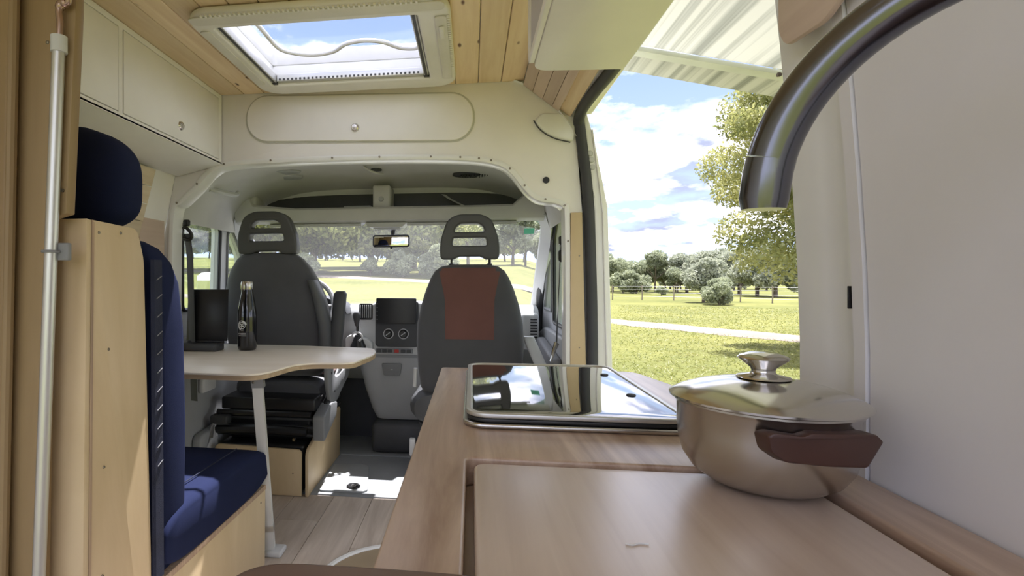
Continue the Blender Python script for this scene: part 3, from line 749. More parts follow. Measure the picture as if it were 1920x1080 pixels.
# grey guide rails and inner walls
for x0, x1 in ((HX0+0.006, HX0+0.024), (HX1-0.026, HX1-0.006)):
    obj('guide_rail', rbox((x0, HY0+0.006, 1.900), (x1, HY1-0.006, 1.935), 0.003), 'aluminium', rh)
    obj('rail_groove', MB().box((x0+0.005, HY0+0.01, 1.8985), (x1-0.005, HY1-0.02, 1.9005)), 'dark_plastic', rh)
    obj('rail_cap', rbox((x0-0.001, HY1-0.024, 1.897), (x1+0.001, HY1-0.007, 1.912), 0.002), 'black_plastic', rh)
bl = obj('blind_bar', rbox((HX0+0.025, HY1-0.026, 1.905), (HX1-0.027, HY1-0.006, 1.935), 0.003), 'aluminium', rh)
first = None
for k in range(34):
    x = HX0 + 0.035 + k*0.0175
    if first is None: first = obj('blind_slot', rbox((x, HY1-0.0285, 1.909), (x+0.008, HY1-0.0255, 1.917), 0.0008, 1), 'dark_plastic', bl)
    else: inst('blind_slot', first, (x+0.004, HY1-0.027, 1.913), bl)
obj('upstand', plate([rrect(HX0-0.02, HX1+0.02, HY0-0.02, HY1+0.02, 0.03), rrect(HX0+0.001, HX1-0.001, HY0+0.001, HY1-0.001, 0.02)], 1.981, 2.045, 'Z', 0.004), 'white_plastic', rh)
dome = []
for q in [k/8 for k in range(9)]:
    y = HY0-0.03 + q*(HY1-HY0+0.06); row = []
    for j in range(13):
        u = -1+2*j/12; row.append((-0.4975+u*0.375, y, 2.06 + 0.055*(1-u**6)*(1-(2*q-1)**6) + 0.0*q))
    dome.append(row)
obj('dome', MB().rings(dome, closed=False, caps=False), 'acrylic', rh)
wav = spline([(-0.775, 1.70, 1.995), (-0.765, 1.71, 1.99), (-0.745, 1.80, 1.975), (-0.735, 1.93, 1.965), (-0.715, 1.985, 1.965), (-0.66, 2.02, 1.965), (-0.60, 2.03, 1.965), (-0.53, 2.01, 1.965), (-0.47, 1.955, 1.965), (-0.40, 1.935, 1.965), (-0.33, 1.955, 1.965), (-0.275, 2.01, 1.965), (-0.22, 2.025, 1.965), (-0.195, 2.0, 1.965), (-0.188, 1.93, 1.97), (-0.185, 1.80, 1.985), (-0.185, 1.70, 1.995)], 5)
br = obj('wavy_bar', MB().tube(wav, 0.0085, 10), 'white_plastic', rh)
obj('bar_clamp', rbox((-0.80, 1.685, 1.985), (-0.755, 1.715, 2.005), 0.004), 'dark_plastic', br)
lt = obj('latch', rbox((-0.105, 1.70, 1.8835), (-0.088, 1.78, 1.8885), 0.003), 'hatch_plastic', rh)
obj('latch_symbol', rbox((-0.100, 1.715, 1.8825), (-0.093, 1.728, 1.8838), 0.0005, 1), 'print_white', lt)

rv = thing('roof_vent_added', 'unseen roof vent behind the camera, added for daylight', 'roof vent', ((VX0+VX1)/2, -0.25, 1.92))  # added out of view to bring daylight onto the worktop and wall
obj('frame', plate([rrect(VX0-0.05, VX1+0.05, VY0-0.05, VY1+0.05, 0.04), rrect(VX0+0.004, VX1-0.004, VY0+0.004, VY1-0.004, 0.006, 2)], 1.900, 1.9185, 'Z', 0.006), 'hatch_plastic', rv)
obj('upstand', plate([rrect(VX0-0.02, VX1+0.02, VY0-0.02, VY1+0.02, 0.03), rrect(VX0+0.001, VX1-0.001, VY0+0.001, VY1-0.001, 0.02)], 1.981, 2.03, 'Z', 0.004), 'white_plastic', rv)
obj('dome', rbox((VX0-0.03, VY0-0.03, 2.032), (VX1+0.03, VY1+0.03, 2.038), 0.002), 'acrylic', rv)

# ================================================================== LEFT OVERHEAD CABINET
oc = thing('overhead_cabinet', 'cream overhead cabinet along the left wall with two flush doors', 'cabinet', (-1.2, 1.6, 1.615))
obj('carcass', MB().prism([(-1.345, 1.615), (-1.148, 1.615), (-1.148, 1.918), (-1.195, 1.918), (-1.345, 1.57)], 0.9, 2.296, 'Y'), 'cabinet_white', oc)
obj('underside', rprism([(-1.347, 1.566), (-1.128, 1.6135), (-1.128, 1.605), (-1.343, 1.556)], 0.9, 2.296, 'Y', 0.001), 'cabinet_white', oc)
obj('face_frame', plate([[(0.9, 1.606), (2.296, 1.606), (2.296, 1.918), (0.9, 1.918)], rrect(0.95, 1.582, 1.622, 1.898, 0.004, 2), rrect(1.602, 2.270, 1.622, 1.898, 0.004, 2)], -1.1475, -1.128, 'X', 0.001), 'cabinet_white', oc)
for y0, y1 in ((0.953, 1.579), (1.605, 2.267)):
    dr = obj('cabinet_door', rbox((-1.1465, y0, 1.625), (-1.1265, y1, 1.895), 0.002, 2), 'cabinet_white', oc)
    yk = y0 + 0.345
    kn = obj('push_catch', MB().lathe([(0.001, 0.008), (0.010, 0.008), (0.015, 0.006), (0.018, 0.0), (0.001, 0.0)], (-1.1265, yk, 1.682), 22, 'X'), 'steel', dr)
    obj('catch_button', MB().lathe([(0.001, 0.003), (0.009, 0.002), (0.0095, 0.0), (0.001, 0.0)], (-1.1185, yk, 1.682), 18, 'X'), 'steel_brushed', kn)
# ================================================================== RIGHT OVERHEAD CABINET
ro = thing('overhead_cabinet', 'pale overhead cabinet with rounded corner above the kitchen worktop', 'cabinet', (0.3, 1.0, 1.645))
sec = rounded([(0.163, 1.645), (0.408, 1.645), (0.408, 1.765), (0.235, 1.9), (0.163, 1.9)], [0.0, 0, 0, 0, 0])
pl = rounded([(0.163, 0.2), (0.405, 0.2), (0.405, 1.50), (0.163, 1.48)], [0, 0, 0.0, 0.045], 7)
obj('body', rprism(pl, 1.645, 1.755, 'Z', 0.004), 'cabinet_white', ro)
obj('upper_body', rprism(rounded([(0.163, 0.2), (0.232, 0.2), (0.232, 1.35), (0.163, 1.40)], [0, 0, 0.0, 0.03], 7), 1.756, 1.918, 'Z', 0.003), 'cabinet_white', ro)
fd = obj('door_frame', plate([rrect(0.3, 1.455, 1.648, 1.905, 0.03), rrect(0.33, 1.425, 1.668, 1.88, 0.02)], 0.148, 0.1625, 'X', 0.003), 'cabinet_white', ro)
obj('door_panel', plate([rrect(0.325, 1.43, 1.664, 1.885, 0.02)], 0.153, 0.1605, 'X', 0.002), 'panel_lavender', ro)
# ================================================================== PARTITION, CRANK ROD
pt = thing('wall_partition', 'plywood partition panel at the far left foreground', 'partition', (-1.1, 0.96, 0.0), kind='structure')
obj('panel', rprism([(-1.42, 0.0), (-0.85, 0.0), (-0.825, 1.2), (-0.785, 1.21), (-0.765, 1.60), (-0.765, 1.60), (-0.765, 1.915), (-1.16, 1.915), (-1.36, 1.5), (-1.42, 1.1)], 0.945, 0.968, 'Y', 0.002), 'ply_dark', pt)
obj('door_leaf', rprism([(-1.40, 0.0), (-0.918, 0.0), (-0.895, 1.0), (-0.875, 1.9), (-1.15, 1.9), (-1.34, 1.5), (-1.40, 1.1)], 0.915, 0.9445, 'Y', 0.006, 3), 'ply_dark', pt)
obj('edge_bead', MB().tube([(-0.917, 0.925, 0.0), (-0.894, 0.925, 1.0), (-0.874, 0.925, 1.9)], 0.010, 10), 'ply_dark', pt)
screws(pt, [(-0.792, 0.945, 1.255), (-0.805, 0.945, 1.215)], 'Y', 0.0035)
cr = thing('awning_crank', 'long aluminium awning crank rod with hooked end clipped to the partition', 'crank rod', (-0.83, 0.925, 0.25))
obj('tube', MB().tube([(-0.842, 0.930, 0.25), (-0.789, 0.930, 1.525)], 0.0115, 16), 'aluminium', cr)
obj('collar', MB().lathe([(0.010, -0.015), (0.0145, -0.015), (0.0145, 0.016), (0.012, 0.017), (0.006, 0.017)], (-0.788, 0.930, 1.533), 18), 'light_plastic', cr)
obj('rivet', MB().lathe([(0.001, -0.003), (0.003, -0.002), (0.0035, 0), (0.001, 0.001)], (-0.800, 0.916, 1.532), 10, 'Y'), 'screw', cr)
obj('hook', MB().tube(spline([(-0.788, 0.930, 1.545), (-0.786, 0.930, 1.575), (-0.788, 0.930, 1.598), (-0.782, 0.930, 1.612), (-0.768, 0.928, 1.612), (-0.764, 0.925, 1.622), (-0.770, 0.925, 1.634)], 5), [0.0065]*12 + [0.009]*7 + [0.006]*12, 12), 'copper_steel', cr)
cl = obj('clip', MB().tube([(-0.8045+0.0145*math.cos(q), 0.930-0.0145*math.sin(q), 1.135) for q in [math.radians(a) for a in range(-40, 221, 20)]], 0.003, 6), 'mid_plastic', cr)
obj('clip_base', rbox((-0.800, 0.934, 1.118), (-0.772, 0.9445, 1.152), 0.003), 'mid_plastic', cr)

# ================================================================== BENCH SEAT
bs = thing('bench_seat', 'plywood dinette bench with dark blue seat and back cushions', 'bench', (-1.05, 1.45, 0.0))
XS = -0.78
obj('side_panel', rprism(rounded([(0.992, 0.0), (1.215, 0.0), (1.215, 0.40), (1.186, 1.13), (1.160, 1.200), (1.008, 1.205)], [0, 0, 0, 0.02, 0.02, 0.002]), XS-0.018, XS, 'X', 0.0015), 'birch_ply', bs)
obj('back_panel', rprism([(0.975, 0.0), (0.991, 0.0), (1.007, 1.204), (0.993, 1.206)], -1.40, XS+0.001, 'X', 0.0015), 'birch_ply', bs)
obj('panel_edge', MB().prism([(0.9915, 0.0), (0.999, 0.0), (1.0145, 1.2), (1.0075, 1.2045)], XS+0.0002, XS+0.0016, 'X'), 'birch_edge', bs)
obj('seat_side', rprism([(1.218, 0.0), (1.940, 0.0), (1.945, 0.282), (1.218, 0.305)], XS-0.018, XS, 'X', 0.0015), 'birch_ply', bs)
obj('seat_front', rbox((-1.40, 1.922, 0.0), (XS-0.019, 1.940, 0.282), 0.0015, 1), 'birch_ply', bs)
obj('seat_board', rprism([(1.218, 0.3065), (1.955, 0.284), (1.955, 0.302), (1.218, 0.325)], -1.40, XS+0.004, 'X', 0.002), 'birch_edge', bs)
screws(bs, [(XS, 1.03, 1.18), (XS, 1.10, 1.185), (XS, 1.06, 0.93), (XS, 1.045, 0.68), (XS, 1.90, 0.25), (XS, 1.04, 0.45)], 'X', 0.0035)
# seat cushion (lofted, nose-rounded)
rs = []
for x, k in ((-1.39, 0.80), (-1.375, 0.94), (-1.35, 1.0), (-1.08, 1.03), (-0.83, 1.0), (-0.79, 0.97), (-0.772, 0.88), (-0.766, 0.74)):
    ring = []
    for q in [2*PI*j/36 for j in range(36)]:
        c_, s_ = math.cos(q), math.sin(q)
        y = 1.60 + 0.345*math.copysign(abs(c_)**0.5, c_)*(0.97 + 0.03*k)
        z = 0.388 + (0.083 if s_ > 0 else 0.078)*k*math.copysign(abs(s_)**0.55, s_)
        if c_ < 0 and s_ > 0: z += 0.018*k*(-c_)*s_
        ring.append((x, y, z + (1.60-y)*0.03))
    rs.append(ring)
sct = obj('seat_cushion', MB().rings(rs).mesh(True, 75), 'blue_fabric', bs)
obj('seat_seam', MB().tube([(-0.838, 1.42+0.05*k, 0.4865-0.0016*k) for k in range(9)], 0.0018, 6), 'blue_back', sct)
# back cushion
rs = []
for z, y0, y1, hw in ((0.30, 1.222, 1.375, 0.27), (0.33, 1.220, 1.395, 0.295), (0.45, 1.217, 1.412, 0.31), (0.70, 1.210, 1.415, 0.313), (0.95, 1.200, 1.405, 0.312), (1.07, 1.196, 1.385, 0.308), (1.125, 1.194, 1.355, 0.30), (1.160, 1.196, 1.315, 0.285), (1.178, 1.205, 1.275, 0.26), (1.183, 1.222, 1.25, 0.22)):
    rs.append(sup(-1.085, (y0+y1)/2, z, hw, (y1-y0)/2, 4.2, 40))
bc = obj('back_cushion', MB().rings(rs).mesh(True, 89), 'blue_fabric', bs)
obj('back_edge', MB().rings([[(-0.7775, 1.2165-0.009*k/6, 0.34+0.79*k/6), (-0.7705, 1.222-0.009*k/6, 0.34+0.79*k/6), (-0.7675, 1.250-0.009*k/6, 0.34+0.79*k/6), (-0.7735, 1.251-0.009*k/6, 0.34+0.79*k/6)] for k in range(7)]), 'blue_back', bc)
first = None
for k in range(11):
    z = 0.62 + k*0.046; yb = 1.222-0.0115*(z-0.34)
    obj('stitch', MB().tube([(-0.7670, yb+0.026, z+0.010), (-0.7680, yb+0.006, z)], 0.0012, 5), 'stitch_white', bc)
rs = []
for k in range(29):
    q = -1 + 2*k/28; f_ = (1-abs(q)**(4.5 if q < 0 else 2.6))**0.5 if abs(q) < 1 else 0.0
    f_ = max(f_, 0.25); z = 1.337 + (0.132 if q < 0 else 0.137)*q
    rs.append(sup(-1.068, 1.272, z, 0.040 + 0.168*f_, 0.012 + 0.074*f_, 3.0, 64))
obj('headrest', MB().rings(rs).mesh(True, 89), 'blue_fabric', bs)

# ================================================================== TABLE, LAPTOP, BOTTLE
tb = thing('dining_table', 'pale plywood table with shaped rounded top on one grey leg', 'table', (-1.0, 2.1, 0.0))
tp = rounded([(-1.362, 1.80), (-0.735, 1.775), (-0.680, 2.06), (-0.472, 2.075), (-0.425, 2.36), (-0.47, 2.545), (-0.90, 2.60), (-1.362, 2.60)], [0.02, 0.09, 0.10, 0.05, 0.10, 0.06, 0.05, 0.02], 8)
obj('table_top', rprism(tp, 0.7425, 0.75, 'Z', 0.0015), 'table_ply', tb)
obj('table_edge', MB().prism(tp, 0.7265, 0.7422, 'Z'), 'table_edge', tb)
def sqbar(a, b_, h): 
    a, b_ = Vector(a), Vector(b_); d = Vector((1, 0.25, 0)).normalized()*h; e = Vector((-0.25, 1, 0)).normalized()*h
    return MB().rings([[a-d-e, a+d-e, a+d+e, a-d+e], [b_-d-e, b_+d-e, b_+d+e, b_-d+e]])
lg = obj('table_leg', sqbar((-0.790, 2.02, 0.02), (-0.778, 1.868, 0.69), 0.018), 'table_leg_grey', tb)
obj('leg_bracket', sqbar((-0.775, 1.868, 0.688), (-0.776, 1.858, 0.7265), 0.022), 'mid_plastic', lg)
for dx, dy in ((-0.008, -0.026), (0.022, -0.008)):
    obj('bolt', MB().lathe([(0.001, -0.003), (0.004, -0.002), (0.005, 0.001), (0.001, 0.002)], (-0.775+dx, 1.862+dy, 0.71), 10, 'Y'), 'screw', lg)
obj('leg_clamp', sqbar((-0.789, 2.003, 0.10), (-0.7885, 1.998, 0.125), 0.020), 'aluminium', lg)
obj('foot', rbox((-0.815, 1.985, 0.0), (-0.735, 2.06, 0.022), 0.008), 'light_plastic', tb)
lap = thing('laptop', 'black laptop standing open on the table beside the blue seat', 'laptop', (-1.27, 2.32, 0.75))
obj('base', rbox((-1.36, 2.31, 0.7505), (-1.165, 2.40, 0.782), 0.008), 'dark_plastic', lap)
obj('hinge', MB().tube([(-1.35, 2.402, 0.785), (-1.17, 2.402, 0.785)], 0.007, 10), 'black_plastic', lap)
obj('screen_lid', rprism([(2.401, 0.790), (2.409, 0.790), (2.425, 1.035), (2.419, 1.035)], -1.36, -1.155, 'X', 0.002), 'black_plastic', lap)
bo = thing('water_bottle', 'glossy black drinking bottle with steel cap and white round emblem', 'bottle', (-1.052, 2.40, 0.75))
BX, BY, BZ = -1.052, 2.40, 0.7505
obj('body', MB().lathe([(0.002, 0.0), (0.036, 0.0), (0.042, 0.006), (0.0445, 0.018), (0.0445, 0.155), (0.043, 0.18), (0.038, 0.215), (0.031, 0.25), (0.0275, 0.27), (0.0265, 0.284), (0.002, 0.284)], (BX, BY, BZ), 36), 'bottle_black', bo)
obj('cap', MB().lathe([(0.002, 0.2845), (0.0285, 0.2845), (0.0295, 0.288), (0.0295, 0.316), (0.027, 0.323), (0.002, 0.324)], (BX, BY, BZ), 32), 'steel_brushed', bo)
def wrap(a, h): # angle about the bottle (0 = towards camera), height
    r_ = 0.0448; return (BX + r_*math.sin(a), BY - r_*math.cos(a), BZ + h)
em = MB(); a0 = -0.16; h0 = 0.118
def ring_mark(r0, r1, q0, q1, n=24):
    A_ = []
    for k in range(n+1):
        q = q0 + (q1-q0)*k/n
        A_.append([wrap(a0 + r*math.cos(q)/0.0448, h0 + r*math.sin(q)) for r in (r0, r1)])
    em.rings(A_, closed=False, caps=False)
ring_mark(0.0215, 0.0232, 0.1, 5.2); ring_mark(0.0150, 0.0168, 0, 2*PI); ring_mark(0.0178, 0.0205, 0.2, 1.5, 12); ring_mark(0.0178, 0.0205, 2.2, 4.4, 16)
for (x0, y0, x1, y1) in ((-0.011, -0.009, 0.010, 0.011), (-0.010, 0.010, 0.011, -0.009), (-0.002, -0.014, 0.001, 0.014), (-0.012, 0.001, 0.0, 0.006), (0.002, -0.003, 0.012, -0.001)):
    d = Vector((x1-x0, y1-y0)).normalized(); nx, ny = -d.y*0.0011, d.x*0.0011
    em.rings([[wrap(a0+(x0+(x1-x0)*k/4+nx)/0.0448, h0+y0+(y1-y0)*k/4+ny), wrap(a0+(x0+(x1-x0)*k/4-nx)/0.0448, h0+y0+(y1-y0)*k/4-ny)] for k in range(5)], closed=False, caps=False)
obj('emblem', em.mesh(False), 'print_white', bo)
em = MB()
for k in range(8):
    a = a0 + (-0.021 + k*0.0053)/0.0448; w = 0.0042/0.0448
    em.rings([[wrap(a, 0.076), wrap(a, 0.082)], [wrap(a+w*0.6, 0.076), wrap(a+w*0.6, 0.082)]], closed=False, caps=False)
em.rings([[wrap(a0-0.45+0.9*k/8, 0.0695), wrap(a0-0.45+0.9*k/8, 0.0712)] for k in range(9)], closed=False, caps=False)
obj('lettering', em.mesh(False), 'print_white', bo)

# ================================================================== CAB SEATS
def headrest_loops(cx, z0, s=1.0):
    o_ = rounded([(-0.158, 0.0), (-0.160, 0.085), (-0.120, 0.190), (-0.065, 0.217), (0.065, 0.217), (0.120, 0.190), (0.160, 0.085), (0.158, 0.0), (0.090, 0.0), (0.055, 0.014), (-0.055, 0.014), (-0.090, 0.0)], [0.022, 0.05, 0.05, 0.05, 0.05, 0.05, 0.05, 0.022, 0.0, 0.0, 0.0, 0.0])
    o_ = [(x*s, z) for x, z in o_]
    up_ = rounded([(-0.080, 0.132), (0.080, 0.132), (0.076, 0.152), (0.050, 0.172), (-0.050, 0.172), (-0.076, 0.152)], 0.014)
    lo_ = rounded([(-0.092, 0.066), (0.092, 0.066), (0.088, 0.104), (-0.088, 0.104)], 0.012)
    f = lambda L_: [(cx+x*s, z0+z) for x, z in L_]
    return [[(cx+p[0], z0+p[1]) for p in o_], f(up_), f(lo_)]
def bend(me, yc, z0, k):
    for v in me.vertices: v.co.y -= k*(v.co.z - z0)
    return me
# driver seat
DX = -1.045
ds = thing('driver_seat', 'dark grey driver seat with slotted headrest and raised armrest', 'car seat', (DX, 2.85, 0.0))
def backrest(cx, secs, e=3.4):
    rs_ = []
    for z, yb, hw, th in secs:
        ring = sup(cx, yb + th, z, hw, th, e, 44); rs_.append(ring)
    return MB().rings(rs_).mesh(True, 80)
obj('backrest', backrest(DX, [(0.56, 2.80, 0.22, 0.05), (0.60, 2.775, 0.265, 0.07), (0.70, 2.745, 0.288, 0.085), (0.80, 2.715, 0.293, 0.09), (0.92, 2.680, 0.288, 0.09), (1.00, 2.657, 0.272, 0.088), (1.08, 2.637, 0.245, 0.08), (1.14, 2.626, 0.215, 0.07), (1.185, 2.622, 0.180, 0.056), (1.210, 2.628, 0.150, 0.04), (1.222, 2.645, 0.10, 0.02)]), 'seat_fabric', ds)
obj('headrest', bend(plate(headrest_loops(DX, 1.214), 2.625, 2.69, 'Y', 0.011, 3), 2.66, 1.2, 0.12), 'headrest_plastic', ds)
obj('bolster', MB().rings([sup(DX+s_, 2.80-0.26*(z-0.62), z, w, 0.06, 2.6, 20) for z, s_, w in ((0.62, 0.258, 0.02), (0.70, 0.272, 0.028), (0.85, 0.274, 0.030), (0.98, 0.256, 0.028), (1.08, 0.226, 0.02))]), 'seat_vinyl', ds)
rs = []
for y, hw, zt in ((2.80, 0.23, 0.52), (2.84, 0.262, 0.545), (3.0, 0.268, 0.55), (3.2, 0.268, 0.57), (3.30, 0.262, 0.575), (3.36, 0.24, 0.55)):
    rs.append([(x, y, z) for x, _, z in [(p[0], 0, p[1]) for p in sup(DX, (zt+0.40)/2, 0, hw, (zt-0.40)/2, 3.5, 32)]])
obj('seat_cushion', MB().rings(rs), 'seat_vinyl', ds)
obj('seat_insert', rbox((DX-0.15, 2.92, 0.545), (DX+0.27, 3.20, 0.582), 0.02, 3), 'seat_red', ds)
# side cover disc (recliner)
obj('side_cover', rprism(spline([(2.74, 0.66, 0), (2.78, 0.70, 0), (2.82, 0.68, 0), (2.84, 0.59, 0), (2.90, 0.54, 0), (3.05, 0.55, 0), (3.22, 0.57, 0), (3.20, 0.50, 0), (3.04, 0.45, 0), (2.90, 0.405, 0), (2.80, 0.42, 0), (2.745, 0.50, 0), (2.72, 0.59, 0)], 4, True), -0.772, -0.748, 'X', 0.006, 2) if False else rprism([(p[0], p[1]) for p in spline([(2.74, 0.66, 0), (2.78, 0.70, 0), (2.82, 0.68, 0), (2.84, 0.59, 0), (2.90, 0.54, 0), (3.05, 0.55, 0), (3.22, 0.57, 0), (3.20, 0.50, 0), (3.04, 0.45, 0), (2.90, 0.405, 0), (2.80, 0.42, 0), (2.745, 0.50, 0), (2.72, 0.59, 0)], 4, True)], -0.772, -0.748, 'X', 0.006, 2), 'mid_plastic', ds)
screws(ds, [(-0.748, 2.79, 0.58), (-0.748, 2.86, 0.47)], 'X', 0.008, 0.004, 'black_plastic', 'cover_bolt')
obj('armrest', MB().rings([sup(x, y, z, 0.034, 0.028, 3.5, 20) for x, y, z in ((-0.735, 2.81, 0.66), (-0.732, 2.80, 0.70), (-0.715, 2.79, 0.83), (-0.702, 2.79, 0.98), (-0.700, 2.795, 1.005), )] + [sup(-0.700, 2.80, 1.020, 0.024, 0.018, 3, 20)]), 'dark_plastic', ds)
# suspension base
bb = obj('seat_frame', rbox((-1.31, 2.66, 0.40), (-0.80, 3.30, 0.465), 0.01), 'black_plastic', ds)
obj('frame_tube', MB().tube([(-1.33, 2.66, 0.385), (-0.82, 2.66, 0.385)], 0.016, 10), 'black_plastic', bb)
obj('frame_tube', MB().tube([(-1.34, 2.64, 0.30), (-1.1, 2.62, 0.315), (-0.84, 2.64, 0.30)], 0.024, 10), 'black_plastic', bb)
obj('bellows', rbox((-1.29, 2.70, 0.24), (-0.83, 3.25, 0.40), 0.02), 'black_plastic', ds)
for k in range(3):
    obj('bellows_fold', rbox((-1.315, 2.675, 0.262+0.042*k), (-0.815, 3.27, 0.280+0.042*k), 0.008), 'dark_plastic', ds)
obj('pedestal', rbox((-1.30, 2.62, 0.0065), (-0.845, 3.24, 0.24), 0.015), 'black_plastic', ds)
obj('lever_block', rbox((-1.345, 2.60, 0.335), (-1.25, 2.66, 0.38), 0.01), 'dark_plastic', ds)
obj('base_nut', MB().lathe([(0.001, -0.01), (0.008, -0.01), (0.010, 0.0), (0.001, 0.0)], (-0.89, 2.60, 0.275), 6, 'Y'), 'steel', ds)
obj('back_cover_ply', rprism(rounded([(-1.297, 0.003), (-0.842, 0.003), (-0.842, 0.232), (-1.297, 0.247)], [0, 0, 0.025, 0.03]), 2.565, 2.58, 'Y', 0.001), 'birch_ply', ds)
obj('side_cover_ply', rprism(rounded([(2.565, 0.001), (3.20, 0.008), (3.22, 0.30), (2.99, 0.325), (2.565, 0.23)], [0, 0, 0.03, 0.03, 0.04]), -0.822, -0.806, 'X', 0.001), 'birch_ply', ds)
screws(ds, [(-0.885, 2.565, 0.115)], 'Y', 0.003)
# handbrake
hb = thing('handbrake', 'black ribbed handbrake lever beside the driver seat base', 'handbrake', (-0.79, 2.8, 0.3))
obj('housing', rprism(rounded([(2.63, 0.255), (2.88, 0.330), (2.90, 0.405), (2.78, 0.425), (2.63, 0.385)], 0.02), -0.805, -0.742, 'X', 0.008, 3), 'mid_plastic', hb)
hp = [(-0.775, 2.77+0.30*k/14, 0.41+0.17*k/14) for k in range(15)]
obj('boot', MB().tube(hp[:8], [0.022 if k % 2 else 0.016 for k in range(8)], 12), 'black_plastic', hb)
obj('grip', MB().tube([hp[7], (-0.775, 2.95, 0.515), (-0.772, 3.08, 0.59), (-0.772, 3.095, 0.60)], [0.014, 0.016, 0.018, 0.012], 12), 'dark_plastic', hb)
obj('button', MB().tube([(-0.772, 3.095, 0.60), (-0.772, 3.107, 0.607)], 0.007, 10), 'steel', hb)
# passenger seat
PX = -0.012
pS = thing('passenger_seat', 'dark passenger seat with red-brown back panel and slotted headrest', 'car seat', (PX, 2.85, 0.0))
secs = [(0.46, 2.77, 0.22, 0.05), (0.52, 2.745, 0.255, 0.07), (0.62, 2.715, 0.268, 0.085), (0.76, 2.675, 0.272, 0.09), (0.86, 2.648, 0.265, 0.09), (0.95, 2.627, 0.245, 0.086), (1.03, 2.612, 0.218, 0.078), (1.09, 2.604, 0.192, 0.066), (1.125, 2.604, 0.170, 0.052), (1.146, 2.612, 0.14, 0.036), (1.156, 2.630, 0.09, 0.018)]
obj('backrest', backrest(PX, secs), 'seat_fabric', pS)
def back_y(z, dx):
    for (z0, y0, h0_, t0), (z1, y1, h1_, t1) in zip(secs[:-1], secs[1:]):
        if z0 <= z <= z1:
            q = (z-z0)/(z1-z0); yb = y0+(y1-y0)*q; hw = h0_+(h1_-h0_)*q; th = t0+(t1-t0)*q
            u = min(1, abs(dx)/hw); return yb + th - th*(1-u**3.4)**(1/3.4)
    return 2.63
rs = []
for k in range(19):
    z = 0.785 + (1.140-0.785)*k/18
    hw = 0.120 if z < 0.98 else 0.120 + 0.030*((z-0.98)/0.15)**1.2
    hw = min(hw, 0.148)
    rs.append([(PX + hw*u, back_y(z, hw*u) - 0.0035*(1 if abs(u) < 0.99 else 0.2), z) for u in [-1+2*j/12 for j in range(13)]])
obj('back_panel', MB().rings(rs, closed=False, caps=False), 'seat_red', pS)
obj('headrest', bend(plate(headrest_loops(PX, 1.180, 0.90), 2.607, 2.672, 'Y', 0.011, 3), 2.64, 1.15, 0.12), 'headrest_plastic', pS)
for x in (-0.10, 0.085):
    po = obj('headrest_post', MB().tube([(x, 2.645, 1.10), (x, 2.64, 1.20)], 0.006, 10), 'black_plastic', pS)
    obj('post_collar', MB().lathe([(0.007, 0.0), (0.014, 0.0), (0.013, 0.012), (0.008, 0.014)], (x, 2.643, 1.148), 14), 'black_plastic', po)
rs = []
for y, hw, zt in ((2.70, 0.20, 0.46), (2.73, 0.27, 0.50), (2.80, 0.30, 0.515), (3.0, 0.29, 0.52), (3.14, 0.28, 0.53), (3.20, 0.25, 0.50)):
    rs.append([(p[0], y, p[1]) for p in sup(PX-0.012, (zt+0.33)/2, 0, hw, (zt-0.33)/2, 3.0, 32)])
obj('seat_cushion', MB().rings(rs), 'seat_vinyl', pS)
obj('seat_skirt', MB().rings([sup(PX-0.01, 2.95, z, hx, hy, 4, 32) for z, hx, hy in ((0.006, 0.22, 0.20), (0.16, 0.22, 0.20), (0.22, 0.235, 0.21), (0.33, 0.265, 0.22))]), 'dark_plastic', pS)
obj('belt_buckle', rbox((-0.325, 2.77, 0.16), (-0.295, 2.80, 0.25), 0.006), 'light_plastic', pS)
obj('side_lever', MB().tube([(-0.30, 2.79, 0.52), (-0.292, 2.77, 0.62)], 0.010, 10), 'light_plastic', pS)
obj('armrest', MB().rings([sup(x, y, z, 0.030, 0.022, 3.5, 18) for x, y, z in ((0.285, 2.80, 0.79), (0.295, 2.79, 0.765), (0.335, 2.66, 0.655), (0.35, 2.61, 0.60), (0.352, 2.60, 0.585))]), 'light_plastic', pS)
obj('ply_cover', rprism(rounded([(2.58, 0.008), (2.95, 0.008), (2.95, 0.25), (2.58, 0.21)], [0, 0, 0.02, 0.04]), -0.265, -0.25, 'X', 0.001), 'birch_ply', pS)

# seat belts
bl_ = thing('seat_belt', 'black seat belt hanging from its anchor on the left pillar', 'seat belt', (-1.37, 2.38, 0.7), 'seat belts')
obj('webbing', MB().rings([[(x-0.018, y, z), (x+0.020, y-0.012, z), (x+0.020, y-0.009, z), (x-0.018, y+0.003, z)] for x, y, z in spline([(-1.345, 2.385, 1.30), (-1.340, 2.40, 1.20), (-1.335, 2.40, 1.05), (-1.328, 2.40, 0.80), (-1.322, 2.41, 0.50)], 4)]), 'dark_plastic', bl_)
obj('anchor', rbox((-1.365, 2.375, 1.335), (-1.335, 2.40, 1.368), 0.008), 'black_plastic', bl_)
obj('loop', MB().tube(spline([(-1.37, 2.38, 1.285), (-1.365, 2.375, 1.325), (-1.34, 2.372, 1.325), (-1.318, 2.375, 1.295), (-1.325, 2.378, 1.275), (-1.35, 2.38, 1.272)], 4, True), 0.008, 8, True), 'black_plastic', bl_)
bR = thing('seat_belt', 'black seat belt hanging from its anchor beside the passenger door', 'seat belt', (0.40, 2.45, 0.7), 'seat belts')
obj('webbing', MB().rings([[(x-0.003, y-0.02, z), (x+0.0, y+0.02, z), (x+0.003, y+0.02, z), (x, y-0.02, z)] for x, y, z in spline([(0.395, 2.46, 1.26), (0.390, 2.47, 1.15), (0.380, 2.46, 0.95), (0.372, 2.44, 0.80)], 4)]), 'black_plastic', bR)
obj('anchor', rbox((0.382, 2.43, 1.235), (0.408, 2.47, 1.275), 0.008), 'black_plastic', bR)
